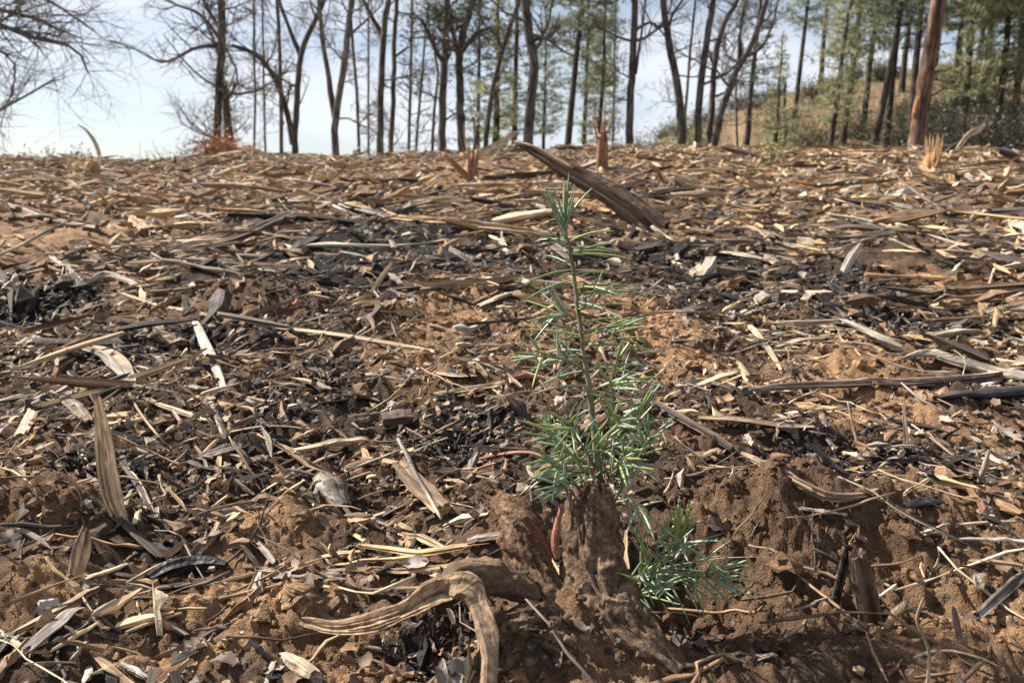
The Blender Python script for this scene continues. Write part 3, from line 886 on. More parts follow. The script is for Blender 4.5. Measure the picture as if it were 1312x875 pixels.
# ---- pines
def pine_mesh(seed, h=12.0, clear=.12, tufts=6, reach=1.7, col=(.055, .085, .038), sparse=1.0, lnk=1.0, dens=14):
    rng = np.random.default_rng(seed)
    mt, mb_, mf = MB(), MB(), MB()
    z = np.linspace(-.2, h, 16)
    P = np.column_stack([np.cumsum(rng.normal(size=16)) * .02, np.cumsum(rng.normal(size=16)) * .02, z])
    R = np.interp(z, [-.2, .2, h], [.16, .13, .015])
    tube(mt, P, R, 8, np.array((.075, .055, .045)), rng)
    mb_ = mf
    zz = h * clear
    C, Dv = [], []
    while zz < h * .98:
        f = (zz / h - clear) / (1 - clear)
        ln = reach * (1 - f) ** .8 * rng.uniform(.65, 1.1) * min(1, .6 + f * 5)
        n = rng.integers(2, 6)
        a0 = rng.random() * 6.28
        for i in range(n):
            if rng.random() > sparse:
                continue
            a = a0 + i * 6.283 / n + rng.normal() * .25
            l = ln * rng.uniform(.6, 1.15)
            d = np.array([math.cos(a), math.sin(a), rng.uniform(-.15, .25)])
            c = np.array([np.interp(zz, z, P[:, 0]), np.interp(zz, z, P[:, 1]), zz])
            pts = np.array([c, c + d * l * .4, c + d * l * .75 + np.array([0, 0, .03 * l]), c + d * l + np.array([0, 0, .14 * l])])
            tube(mb_, pts, np.array([.018, .012, .008, .004]) * (.5 + l * .5), 3, np.array((.07, .055, .045)), rng)
            m = max(3, int(l * dens))
            for k in range(m):
                t = rng.uniform(.3, 1.0)
                C.append(c + d * l * t + np.array([0, 0, .1 * l * t * t]) + rng.normal(size=3) * .12 * l * np.array([1, 1, .5]))
                Dv.append(d + np.array([0, 0, .5]) + .5 * rng.normal(size=3))
        zz += rng.uniform(.11, .22) * (1 + max(0, zz - 7) * .25)
    C, Dv = np.array(C), np.array(Dv)
    k = len(C) * tufts
    Dv /= np.linalg.norm(Dv, axis=1, keepdims=True)
    c = np.repeat(C, tufts, 0)
    d = np.repeat(Dv, tufts, 0) + rng.normal(size=(k, 3)) * .75
    d /= np.linalg.norm(d, axis=1, keepdims=True)
    s = np.cross(d, rng.normal(size=(k, 3)))
    s /= np.linalg.norm(s, axis=1, keepdims=True)
    L = rng.uniform(.14, .3, (k, 1)) * lnk
    V = np.stack([c - s * .013, c + s * .013, c + d * L], 1)
    cc = np.asarray(col) * np.repeat(1 + .3 * rng.standard_normal((len(C), 1)), tufts, 0) * (1 + .2 * rng.standard_normal((k, 1)))
    mf.add(V.reshape(-1, 3), None, np.arange(k * 3).reshape(-1, 3), np.clip(np.repeat(cc, 3, 0), .008, .4))
    return mt, mf

PROTO = []
def proto_pine(*a, **k):
    o3 = []
    for m, nm, mt in zip(pine_mesh(*a, **k), ('trunk', 'crown'), (M_BARK, M_PINE)):
        r = {'_o': [0, 0, 0]}
        ob = m.build(nm, mt, None, np.zeros(3), smooth=nm != 'crown')
        me = ob.data
        bpy.data.objects.remove(ob)
        o3.append((nm, me))
    PROTO.append(o3)
G1, G2, G3 = (.23, .26, .15), (.34, .36, .18), (.17, .20, .13)
proto_pine(1, 12, .27, col=G1)
proto_pine(2, 13, .32, col=G1, reach=1.9)
proto_pine(3, 11, .16, col=G2, reach=1.5)
proto_pine(4, 13, .35, col=G3, reach=1.6)
proto_pine(5, 6, .16, col=G2, reach=1.0, sparse=.7)
proto_pine(6, 12, .14, col=(.10, .13, .09), reach=1.7, sparse=.55, tufts=6)

def pine(label, px, D, proto, scale=1.0, lean=0.0, seed=0, group='green pines on the hillside', name='pine_tree', wide=1.0):
    rng = np.random.default_rng(500 + seed)
    x = (px - CX) / FPX * D * 1.0
    a, f, u = pix_dir(px, 180)
    x = a / f * D
    r = empty(name, (x, D, gz(x, D)))
    r.rotation_euler = (rng.normal() * .02, lean, rng.random() * 6.28)
    r.rotation_mode = 'ZYX'
    r.rotation_euler = (0, lean, 0)
    r.scale = (scale * wide, scale * wide, scale)
    tag(r, label, 'tree', group)
    rot = rng.random() * 6.28
    for nm, me in PROTO[proto]:
        o = bpy.data.objects.new(nm, me)
        COL.objects.link(o)
        o.parent = r
        o.rotation_euler = (0, 0, rot)
    return r

pine('grey-green young pine seen through the twin-stemmed oak', 292, 26, 5, .55, 0, 1, 'pines behind the bare oaks')
pine('drooping green pine behind the kinked oak and leaning oak', 655, 27, 5, .95, .02, 2, 'pines behind the bare oaks')
pine('slim dark pine leaning to the right of the kinked oak', 723, 21, 3, .8, .10, 3, 'pines behind the bare oaks')
pine('bright yellow-green slim pine beside the leaning dark pine', 766, 26, 2, .72, .02, 4, 'pines behind the bare oaks')
pine('open-crowned pine behind the dark evergreen oak', 612, 30, 5, .8, 0, 5, 'pines behind the bare oaks')
pine('small sparse pine alone at the foot of the brown hill', 992, 21, 4, .62, .02, 6)
CP = [(695, 30, 0, .62, .03, 'soft green pine just right of the kinked oak'), (748, 29, 1, .75, .02, 'feathery pine between the leaning dark pine and the slim one'),
      (955, 30, 5, .9, .04, 'thin grey-green pine behind the leaning trio'), (636, 24, 4, 1.1, .03, 'young pine with level boughs left of the kinked oak')]
for i, (px, D, pr, s, ln, lb) in enumerate(CP):
    pine(lb, px, D, pr, s, ln, 60 + i, 'pines behind the bare oaks')
TP = [(340, 30, 'farthest thin stem left of the slim straight tree'), (472, 30, 'faint far stem left of the tall bare oak'), 
      (785, 29, 'thin far stem left of the rough upright oak'), (945, 28, 'faint far stem right of the leaning trio')]
for i, (px, D, lb) in enumerate(TP):
    wood_tree(lb, D, [([(px, 196), (px + (i % 3 - 1) * 2, 110), (px + (i % 4 - 1) * 4, 0)], 3.6, 2.8)], (), 70 + i, height=9, nb=20, blen=.9, lift=.02, kids=(4, 3), start=.2, name='bare_tree', col=OAKL)
HP = [(1016, 33, 1, .85, .06, 'tall pale pine at the left end of the hillside grove'), (1046, 40, 3, 1.0, .03, 'dark far pine high on the brown hill crest'),
      (1062, 24, 2, .75, .09, 'bright bushy pine leaning over the brown slope'), (1080, 27, 0, .9, .06, 'green pine close behind the bright bushy pine'),
      (1104, 29, 1, .9, .05, 'slim straight pine in the middle of the grove'), (1117, 23, 3, .85, .12, 'strongly leaning thin pine before the brush'),
      (1134, 26, 0, .95, .02, 'full green pine left of the red-barked trunk'), (1150, 34, 1, 1.0, .0, 'tall far pine half hidden by nearer crowns'),
      (1166, 25, 3, .95, .01, 'dark-stemmed pine just left of the red-barked trunk'), (1215, 28, 0, 1.0, .02, 'broad green pine just right of the red-barked trunk'),
      (1232, 24, 2, .95, .0, 'pale-tipped pine over the dark brush'), (1252, 30, 0, 1.0, .04, 'deep green pine behind the pale-tipped pine'),
      (1275, 25, 2, .9, .03, 'leafy pine above the dense thicket'), (1298, 27, 0, .95, -.02, 'pine at the right edge of the grove'),
      (1330, 24, 1, 1.0, -.03, 'pine cut by the right edge of the picture'), (1190, 36, 0, 1.05, .0, 'distant pine directly behind the red-barked trunk'), (1245, 40, 1, 1.1, .0, 'farthest tall pine on the wooded slope'),
      (1370, 26, 0, 1.0, 0, 'pine standing just beyond the right edge'), ]
for i, (px, D, pr, s, ln, lb) in enumerate(HP):
    pine(lb, px, D, pr, s, ln, 20 + i)

# the big leaning red-barked pine near the right
def red_pine():
    rng = np.random.default_rng(77)
    D = 14.0
    b = at(1173, 195, D)
    root = empty('red_barked_pine', (b[0], D, gz(b[0], D)))
    tag(root, 'large leaning pine trunk with red-brown bark and a bare scar', 'tree')
    W = np.array([[b[0], D, gz(b[0], D) - .2], at(1176, 180, D), at(1183, 120, D), at(1193, 60, D), at(1203, 0, D), at(1218, -90, D) + [0, .2, 0], at(1240, -260, D) + [0, .4, 0], at(1255, -420, D) + [0, .5, 0]])
    R = np.array([24, 19, 17, 16, 15, 13, 9, 3]) * D / FPX * .5
    mt = MB()
    timber(mt, W, R, rng, 18, 90, 1.0, .10, (0, 0), REDBARK, REDBARK * .55, .45, .06, noise_amp=.2)
    mt.build('trunk', M_BARK, root)
    ms = MB()
    Ws = np.array([at(1172, 152, D - .135), at(1175, 138, D - .135), at(1177, 124, D - .13)])
    timber(ms, Ws, np.array([.02, .05, .015]), rng, 8, 8, .5, .1, (1, 1), (.5, .25, .09), (.42, .2, .08), .3, up=(0, -1, 0))
    ms.build('bark_scar', M_BARK, root)
    mc = MB()
    cw = catmull(W, 40)
    for f in (.18, .24, .3, .36, .41, .46, .5):          # dead branch stubs
        a = rng.uniform(2.2, 4.4) if rng.random() < .5 else rng.uniform(-1, 1)
        q = cw[int(f * 39)]
        d = np.array([math.cos(a), math.sin(a) * .6 - .3, .2])
        tube(mc, np.array([q, q + d * .14, q + d * .3 + rng.normal(size=3) * .03, q + d * rng.uniform(.34, .6)]), np.array([.03, .02, .014, .006]), 5, np.array((.12, .085, .065)), rng)
    P = dict(wander=.12, lift=.02, kids=(3, 2), levels=2, rmin=.006, col=np.array((.09, .06, .05)))
    for i in range(26):
        f = rng.uniform(.62, 1)
        k = catmull(W, 40)[int(f * 39)]
        a = rng.random() * 6.28
        branch(mc, k, np.array([math.cos(a), math.sin(a), .15]), rng.uniform(.8, 1.8), .02, 1, rng, P)
    mf = mc
    leaf_tufts(mf, P['tips'], rng, 26, 0, .2, G1, .3, .12, .08)
    mf.build('crown', M_PINE, root)
red_pine()

# ---- shrubs
def shrub(label, px, D, w, h, col, seed, n=120, ln=.06, twigs=26, group='shrubs along the ridge', name='shrub', row=None, twc=(.09, .07, .06), ratio=.5, wide=.2):
    rng = np.random.default_rng(900 + seed)
    a, f, u = pix_dir(px, 190)
    x = a / f * D
    z = gz(x, D)
    root = empty(name, (x, D, z))
    tag(root, label, 'shrub', group)
    mt, mf = MB(), MB()
    tips = []
    for i in range(twigs):
        an, r = rng.random() * 6.28, rng.uniform(.2, 1) ** .7
        tip = np.array([x + math.cos(an) * r * w * .5, D + math.sin(an) * r * w * .5, z + h * rng.uniform(.35, 1.05) * (1.1 - .5 * r)])
        b0 = np.array([x + rng.normal() * .03, D + rng.normal() * .03, z - .03])
        m = (b0 + tip) * .5 + rng.normal(size=3) * w * .07
        pts = catmull(np.array([b0, m, tip]), 6)
        tube(mt, pts, np.linspace(.008, .0025, 6) * (D / 12) ** .6, 3, np.array(twc) * rng.uniform(.7, 1.3), rng)
        for t in (.5, .7, .85, 1.0):
            tips.append((pts[int(t * 5)], None))
        for j in range(3):
            s = pts[rng.integers(2, 6)]
            e = s + rng.normal(size=3) * w * .12 + np.array([0, 0, h * .06])
            tube(mt, np.array([s, (s + e) / 2 + rng.normal(size=3) * .01, e]), np.array([.004, .003, .002]) * (D / 12) ** .6, 3, np.array(twc), rng)
            tips.append((e, None))
    mf = mt
    if n:
        leaf_tufts(mf, tips, rng, max(1, n // 40), 0, ln, col, .3, w * wide * .5, ratio)
    mf.build('crown', M_PINE, root)
    return root
shrub('orange-brown dry bush at the foot of the twin-stemmed oak', 286, 11.6, .6, .3, (.36, .15, .06), 1, 320, .05, 30, None, 'dry_shrub', wide=.35)
shrub('rusty brown dry bush right beside the orange one', 314, 12.0, .4, .2, (.30, .15, .08), 2, 240, .05, 20, None, 'dry_shrub', wide=.35)
shrub('sparse grey bush left of the orange dry bush', 250, 12.5, .8, .55, (.12, .13, .09), 3, 60, .04, 26, None)
shrub('thin grey twiggy brush low on the bare skyline', 200, 12.5, .9, .35, (.12, .11, .09), 4, 0, .04, 22, None)
shrub('dark small brush clump against the sky at far left', 100, 12.0, .4, .3, (.05, .055, .03), 5, 120, .04, 16, None)
shrub('flat tangle of dark twigs left of the small brush clump', 62, 12.0, .7, .2, (.07, .07, .05), 6, 60, .04, 18, None)
shrub('tiny yellow-green sprout among the debris on the right', 987, 6.6, .16, .22, (.32, .33, .09), 7, 90, .025, 9, None, 'sprout', wide=.4)
HS = [(735, 19, .9, .5, (.10, .13, .045), 'green low bush under the leaning dark pine'), (850, 26, 1.8, .8, (.12, .15, .055), 'pale green bush at the start of the brown hill'),
      (900, 30, 2.0, .9, (.10, .12, .05), 'round green bush on the lower hill edge'), (945, 21, .9, .55, (.07, .11, .035), 'rich green bush right of the leaning trio'),
      (1025, 20, 1.3, .6, (.13, .145, .06), 'pale leafy bush at the foot of the brown slope'), (1045, 21, 1.0, .75, (.11, .12, .055), 'upright light bush below the bright bushy pine'),
      (1090, 22, 1.4, .7, (.085, .085, .055), 'grey-green brush under the slim straight pine'), (1135, 21, 1.3, .8, (.075, .075, .05), 'dull brush left of the red-barked trunk'),
      (1150, 26, 2.2, 1.4, (.10, .12, .05), 'tall light bush behind the red-barked trunk'), (1210, 20, 1.69, 1.70, (.05, .052, .038), 'dark thicket just right of the red-barked trunk'),
      (1240, 19, 1.95, 2.04, (.045, .048, .036), 'dense dark brush in the middle of the thicket'), (1275, 18.5, 1.95, 2.12, (.05, .05, .038), 'dark tangled brush near the right edge'),
      (1310, 18, 1.82, 2.21, (.045, .048, .036), 'black-green brush at the very right edge'), (1262, 24, 2.4, 2.2, (.07, .085, .045), 'tall leafy brush rising behind the thicket'),
      (1215, 27, 2.4, 2.2, (.065, .08, .042), 'high scrub between the pine stems'), (1320, 24, 2.4, 2.4, (.07, .08, .045), 'high scrub behind the right-edge brush'), (1100, 28, 2.2, 1.0, (.09, .10, .05), 'round scrub half way up the brown slope'),
      (1180, 23, 1.6, 1.0, (.06, .06, .042), 'dusky brush right behind the red-barked trunk')]
rs = np.random.default_rng(4)
SIDE = ['low', 'rounded', 'spreading', 'ragged', 'small', 'scruffy', 'dense', 'thin', 'pale', 'dull']
for i in range(26):
    px, D = 830 + i * 19 + rs.normal() * 8, rs.uniform(27, 50)
    HS.append((px, D, rs.uniform(1.0, 2.4), rs.uniform(.4, 1.0), tuple(np.array([(.10, .11, .05), (.075, .09, .04), (.13, .115, .06), (.09, .08, .055)][i % 4]) * rs.uniform(.8, 1.2)),
               f"{SIDE[i % 10]} scrub bush on the brown hillside, {['low down', 'half way up', 'near the crest'][int((D - 27) // 8)]}, {['left end', 'left part', 'middle', 'right part', 'right end'][min(4, i // 6)]}"))
for i, (px, D, w, h, c, lb) in enumerate(HS):
    shrub(lb, px, D, w, h, c, 30 + i, 300, .085, 34, 'scrub at the foot of the hill', 'scrub_bush', wide=.3)
# ------------------------------------------------------------------ hero timber, placed where the photograph shows it
PALE, STRAW, TAN, GREY, WHITE = (.52, .41, .29), (.52, .38, .22), (.37, .255, .155), (.29, .25, .21), (.62, .565, .49)
BROWN, DARK, CHAR, ORANGE, PURPLE, RED = (.18, .118, .075), (.07, .055, .045), (.018, .017, .018), (.47, .24, .10), (.17, .11, .10), (.26, .10, .055)
LANDMARK = []

def lay_points(pts, n=9, lift=0.0):
    """key pixels rest on the ground; the piece spans stiffly between them and lies on the highest bumps under it"""
    K = np.array([hit(p[0], p[1]) for p in pts])
    s = np.r_[0, np.cumsum(np.hypot(*np.diff(np.array([p[:2] for p in pts], float), axis=0).T))]
    s /= s[-1]
    px, py = np.array([p[0] for p in pts], float), np.array([p[1] for p in pts], float)
    # even out the depths so that one bump does not kink the piece
    inv = 1 / K[:, 1]
    fit = np.polyval(np.polyfit(s, inv, 1 if len(pts) < 4 else 2), s)
    D = 1 / (.35 * inv + .65 * fit)
    K = np.array([at(x, y, d) for x, y, d in zip(px, py, D)])
    W = catmull(K, n) if len(K) > 2 else np.linspace(K[0], K[1], n)
    g = ground(W[:, 0], W[:, 1])
    d = g - W[:, 2]
    off = np.percentile(d, 75)
    W[:, 2] += np.clip(off, -.004 * W[:, 1].mean(), .03 * W[:, 1].mean()) + .35 * np.clip(d - off, 0, .02) + lift
    return W, np.linspace(0, 1, len(pts))

def piece(name, label, cat, pts, w, colA=TAN, colB=None, up=None, seed=None, lm=None, lift=.55, mat=None, parent=None, group=None, **kw):
    rng = np.random.default_rng(abs(hash((pts[0][0] * 7 + pts[0][1] * 13 + pts[-1][0]))) % 99991 if seed is None else seed)
    w = np.asarray(w if hasattr(w, '__len__') else [w] * len(pts), float)
    if up is None:
        W, s = lay_points(pts, max(5, len(pts) * 3))
        ws = np.interp(np.linspace(0, 1, len(W)), s if len(w) == len(s) else np.linspace(0, 1, len(w)), w)
        R = ws * W[:, 1] / FPX * .5
        W[:, 2] += R * lift + .001
    else:
        b = hit(*pts[-1])
        W = []
        for p in pts:
            q = at(p[0], p[1], b[1])
            h = max(0, q[2] - b[2])
            q = at(p[0], p[1], b[1] + up * h)
            W.append(q)
        W = np.array(W)
        W[-1, 2] -= .3 * w[-1] * b[1] / FPX
        R = w * W[:, 1] / FPX * .5
    mb = MB()
    opt = dict(sides=12, segs=max(9, len(pts) * 4), flat=.7, rough=.13, jag=(1.8, 1.8), flute=.24)
    if name in ('wood_splinter', 'split_stake', 'log'):
        opt['strands'] = {'wood_splinter': 4, 'split_stake': 16, 'log': 7}[name]
    opt.update(kw)
    if 'up' not in opt and up is not None:
        opt['up'] = (0, -1, 0)
    strands = opt.pop('strands', 0)
    timber(mb, W, R * (.85 if strands else 1), rng, colA=colA, colB=colB, **opt)
    if strands:
        bundle(mb, W, R, rng, strands, colA, colB if colB is not None else colA, .3, opt['flat'])
    if mat is None:
        mat = M_CHAR if max(colA) < .03 else M_WOOD
    o = mb.build(name, mat, parent, smooth=opt['sides'] < 8)
    if parent is None:
        tag(o, label, cat, group)
        if lm:
            LANDMARK.append((lm, W[:, :2].copy()))
    return o

B, L_, S_, K_ = 'broken_branch', 'log', 'wood_splinter', 'wood_chip'
H = [
 # name, label, category, points, widths, colours, options
 (B, 'long thin grey branch lying across the slope in the middle left', 'branch', [(158, 383), (219, 403), (274, 414), (360, 429), (440, 439), (556, 460)], [4, 6, 7, 7, 8, 7], TAN, GREY, dict(lm='long thin grey branch', segs=30, sides=8)),
 (K_, 'bright white flat chip tilted on dark litter', 'wood chip', [(251, 420), (268, 462), (287, 504)], [9, 13, 9], WHITE, PALE, dict(lm='bright white chip', flat=.35)),
 (K_, 'grey-tan curved plank fragment with one broad end', 'wood chip', [(70, 448), (127, 462), (150, 480), (168, 502)], [6, 18, 22, 12], GREY, TAN, dict(flat=.4, lm='grey plank fragment')),
 ('split_stake', 'tall pale split stake with forked tip standing in soil', 'stake', [(127, 520), (134, 560), (141, 610), (150, 650), (168, 690)], [12, 22, 27, 25, 12], (.64, .45, .26), (.52, .34, .19), dict(up=.25, lm='tall split stake', spikes=6, spike_len=2.6, jag=(3, .5), segs=26, flute=.25, sides=12)),
 ('stick', 'dark brown stick slanting down below the split stake', 'stick', [(116, 648), (160, 684), (206, 726)], [6, 7, 7], DARK, BROWN, dict()),
 ('charred_stick', 'charred stick with one pale face beside the split stake', 'stick', [(158, 606), (178, 633), (197, 671)], [9, 11, 8], DARK, PALE, dict(mixp=.3)),
 ('charred_stick', 'short blackened stick left of the split stake', 'stick', [(111, 613), (125, 628), (140, 645)], [6, 8, 7], CHAR, DARK, dict()),
 ('stick', 'thin grey stick lying right of the grey plank fragment', 'stick', [(151, 500), (190, 506), (230, 513)], 5, GREY, BROWN, dict()),
 ('stalk', 'fine bent stalk rising beside the grey plank fragment', 'stalk', [(142, 419), (151, 472), (170, 520), (192, 554), (213, 578)], [2, 2.5, 3, 3, 3], TAN, BROWN, dict(sides=6, rough=.05)),
 ('stick', 'short round grey stick below the bright white chip', 'stick', [(267, 517), (278, 542), (288, 570)], 6.5, GREY, DARK, dict(jag=(.2, .2))),
 ('stick', 'slender grey stick curving down to a point', 'stick', [(223, 534), (250, 578), (266, 606), (266, 669)], [6, 6, 5, 3], GREY, BROWN, dict(sides=7)),
 (K_, 'squat ribbed pale chip at the far left', 'wood chip', [(27, 568), (42, 541)], [17, 18], PALE, STRAW, dict(flat=.4, flute=.3)),
 (K_, 'small pale chip standing upright above the long branch', 'wood chip', [(237, 382), (243, 404)], [8, 10], PALE, WHITE, dict(up=.2, flat=.4)),
 (K_, 'small yellowish chip standing at the edge of black litter', 'wood chip', [(84, 399), (81, 424)], [8, 9], STRAW, PALE, dict(up=.2, flat=.4)),
 (S_, 'tan splinter leaning near the left edge above grey plank', 'splinter', [(65, 424), (44, 444), (18, 470)], [6, 9, 5], STRAW, TAN, dict(jag=(3, 3))),
 (S_, 'olive brown splinter lying level at the far left', 'splinter', [(24, 520), (60, 508), (93, 496)], [5, 10, 7], TAN, BROWN, dict(jag=(2.5, 2))),
 (S_, 'broad pale splinter lying below the bright white chip', 'splinter', [(187, 518), (225, 532), (262, 545)], [7, 11, 9], STRAW, TAN, dict(flat=.4, jag=(2, 3))),
 ('stick', 'pale slightly bent stick in the middle left', 'stick', [(298, 561), (343, 554), (390, 557), (440, 566)], [4, 5, 4, 4], TAN, PALE, dict(sides=7)),
 ('bark_plate', 'brown bark plate left of the split stake top', 'bark', [(86, 523), (100, 536), (115, 553)], [12, 17, 12], BROWN, GREY, dict(flat=.3)),
 ('stick', 'straight grey stick near the left edge on tan litter', 'stick', [(56, 329), (80, 347), (104, 367)], 5, GREY, TAN, dict()),
 (L_, 'dark burnt log end sloping up behind the tan soil mound', 'log', [(232, 324), (268, 321), (300, 314), (340, 298), (376, 279)], [7, 14, 15, 14, 11], BROWN, DARK, dict(lm='dark burnt log', segs=24, mixp=.5)),
 (L_, 'long dark grey log lying level near the left skyline', 'log', [(0, 226), (86, 237), (150, 238), (222, 241)], [6, 8, 8, 6], DARK, BROWN, dict(lm='long dark grey log', segs=24)),
 (L_, 'brown log sloping down at the left edge', 'log', [(-20, 260), (0, 264), (62, 285), (127, 297)], [9, 9, 10, 6], TAN, BROWN, dict(lm='brown sloping log')),
 (L_, 'tan weathered pole lying just above the char patch', 'log', [(254, 280), (300, 271), (350, 266)], [6, 9, 9], TAN, GREY, dict()),
 ('charred_log', 'black charred branch snaking above the char patch', 'log', [(366, 262), (410, 264), (445, 270), (480, 279), (508, 286)], [7, 8, 10, 12, 10], CHAR, DARK, dict(lm='black charred branch', mixp=.2, segs=26)),
 ('charred_log', 'black charred log just left of the seedling top', 'log', [(610, 290), (632, 282), (655, 277), (712, 273)], [6, 12, 11, 8], CHAR, DARK, dict(mixp=.15)),
 (L_, 'fibrous tan log bundle split lengthwise behind the char patch', 'log', [(500, 285), (560, 293), (620, 298), (712, 306)], [12, 18, 17, 9], TAN, STRAW, dict(flute=.35, segs=26, spikes=6, spike_len=4, sides=14, lm='split fibrous log')),
 (L_, 'dark branch lying level in the middle distance', 'log', [(410, 252), (436, 245), (491, 237), (549, 231)], [6, 8, 8, 6], BROWN, TAN, dict()),
 (L_, 'short thick stick right of the big leaning log', 'log', [(806, 257), (830, 257), (858, 255)], [6, 7, 5], DARK, CHAR, dict()),
 (S_, 'dark brown branch slanting up to the splintered stub', 'branch', [(618, 233), (650, 216), (679, 198)], [9, 9, 5], BROWN, DARK, dict(up=.2)),
 (B, 'pale bare branch pointing up behind the splintered stub', 'branch', [(660, 170), (640, 186), (625, 196), (600, 208)], [4, 9, 11, 9], PALE, TAN, dict(up=.1, jag=(2, 1), spikes=3)),
 (L_, 'long dark pole lying level on the right side', 'log', [(985, 263), (1009, 263), (1060, 262), (1112, 264), (1184, 274)], [7, 10, 11, 10, 6], DARK, BROWN, dict(lm='long dark pole', segs=24)),
 (L_, 'smooth tan log running out at the right edge', 'log', [(1180, 250), (1246, 241), (1330, 240)], [9, 13, 13], TAN, PALE, dict(lm='smooth tan log', segs=20)),
 (L_, 'grey log end poking in at the upper right edge', 'log', [(1284, 193), (1300, 200), (1330, 216)], [10, 12, 12], GREY, DARK, dict(up=0)),
 (B, 'dark upturned branch with a pale broken tip on the right', 'branch', [(1242, 177), (1222, 190), (1190, 192), (1150, 199)], [5, 9, 8, 5], DARK, BROWN, dict(up=.1)),
 (S_, 'pale splintered end jutting up near the red-barked pine', 'splinter', [(1262, 161), (1250, 168), (1238, 176), (1222, 198)], [4, 9, 6, 6], PALE, TAN, dict(up=.1)),
 (L_, 'long bark-streaked log lying across the right middle', 'log', [(936, 514), (1002, 507), (1098, 504), (1191, 501), (1250, 497), (1304, 487)], [9, 15, 18, 17, 20, 15], PURPLE, PALE, dict(lm='long bark-streaked log', segs=34, mixp=.45, sides=12, spikes=3, jag=(3, 1))),
 (L_, 'thick grey weathered limb behind the bark-streaked log', 'log', [(1160, 468), (1187, 464), (1232, 478), (1273, 489), (1330, 502)], [9, 20, 23, 22, 21], GREY, PALE, dict(segs=26, sides=12)),
 ('charred_log', 'black burnt timber under the right end of the streaked log', 'log', [(1201, 518), (1250, 516), (1330, 510)], [10, 18, 20], CHAR, DARK, dict(sides=12)),
 (S_, 'pale splinter with a forked top in the right middle', 'splinter', [(960, 428), (972, 440), (986, 460), (1000, 483)], [10, 8, 9, 5], (.55, .43, .28), STRAW, dict(spikes=3, jag=(2.5, 1))),
 (K_, 'pale wedge chip lying left of the streaked log', 'wood chip', [(896, 499), (922, 490), (948, 482)], [8, 13, 9], PALE, STRAW, dict(flat=.4)),
 (K_, 'tan chip leaning on the end of the streaked log', 'wood chip', [(945, 470), (955, 487), (968, 508)], [6, 11, 10], TAN, STRAW, dict(flat=.5)),
 (B, 'tan curved branch above the black hollow on the right', 'branch', [(954, 385), (980, 376), (1009, 367), (1062, 356)], [5, 7, 7, 5], TAN, GREY, dict(lm='tan curved branch')),
 (S_, 'pale flat splinter left of the black hollow', 'splinter', [(920, 413), (955, 403), (996, 391)], [5, 10, 7], PALE, TAN, dict(flat=.45)),
 (S_, 'brown straight splinter slanting below the black hollow', 'splinter', [(1043, 421), (1091, 436), (1155, 456)], [6, 9, 6], TAN, BROWN, dict()),
 (L_, 'brown bent log rising from the litter at the right', 'log', [(1113, 412), (1146, 391), (1198, 383), (1260, 378), (1330, 373)], [8, 14, 14, 15, 15], BROWN, TAN, dict(lm='brown bent log', segs=26, spikes=3)),
 (S_, 'curved straw-coloured strip above the brown bent log', 'splinter', [(1109, 381), (1146, 367), (1172, 377), (1230, 372), (1300, 368)], [4, 7, 6, 5, 4], STRAW, ORANGE, dict(jag=(3, 4))),
 (K_, 'white weathered chip sticking up from the right litter', 'wood chip', [(1103, 313), (1092, 330), (1078, 353)], [5, 11, 9], WHITE, GREY, dict(up=.3, flat=.45)),
 ('charred_stick', 'thin black twig on the pale litter at right', 'stick', [(1170, 352), (1205, 340), (1235, 336), (1285, 343)], [3, 4, 4, 3], DARK, CHAR, dict(sides=6)),
 (K_, 'grey flat bark chip in the right middle', 'wood chip', [(992, 450), (1025, 442), (1062, 438)], [6, 11, 7], GREY, PALE, dict(flat=.35)),
 (B, 'dark root-like branch running down right of the seedling', 'branch', [(838, 524), (876, 546), (905, 562), (936, 582)], [9, 12, 12, 10], DARK, BROWN, dict(segs=24, lm='dark root-like branch')),
 (S_, 'long tan splinter right of the dark root-like branch', 'splinter', [(897, 551), (945, 554), (989, 560), (1042, 564)], [8, 11, 9, 6], TAN, STRAW, dict(flat=.6, segs=20)),
 (S_, 'grey-tan splinter pointing up to the streaked log', 'splinter', [(985, 552), (1020, 544), (1058, 533)], [6, 9, 8], GREY, TAN, dict()),
 (S_, 'sharp pale splinter standing upright in front of the streaked log', 'splinter', [(1158, 512), (1159, 545), (1163, 585)], [3, 8, 10], PALE, STRAW, dict(up=.15)),
 ('stalk', 'thin brown stalk standing in front of the streaked log', 'stalk', [(1087, 515), (1092, 540), (1099, 570)], 3, STRAW, TAN, dict(up=.2, sides=6)),
 ('bark_curl', 'pale curled strip of bark arching near the right edge', 'bark', [(1217, 612), (1221, 592), (1232, 580), (1248, 578), (1262, 582)], [10, 11, 11, 9, 8], WHITE, GREY, dict(up=.1, flat=.4, lm='pale bark curl')),
 (S_, 'pale splinter leaning beside the bark curl', 'splinter', [(1267, 578), (1262, 596), (1255, 614)], [4, 8, 7], PALE, GREY, dict(up=.2)),
 (L_, 'pale dirty branch half buried in the right bank', 'branch', [(952, 587), (990, 608), (1023, 627), (1064, 645), (1130, 640)], [8, 13, 15, 18, 12], (.40, .31, .22), BROWN, dict(segs=26, mixp=.55, lm='half-buried pale branch')),
 (S_, 'whitish splinter on the top edge of the right bank', 'splinter', [(1028, 656), (1052, 660), (1083, 664)], [7, 9, 8], WHITE, DARK, dict(mixp=.4)),
 ('stick', 'tan stick bowed over the top of the right bank', 'stick', [(1093, 627), (1153, 619), (1185, 624), (1217, 634)], [4, 5, 5, 4], STRAW, TAN, dict(sides=7)),
 (S_, 'short pale splinter slanting on the right bank', 'splinter', [(1157, 656), (1189, 635)], [5, 6], STRAW, PALE, dict()),
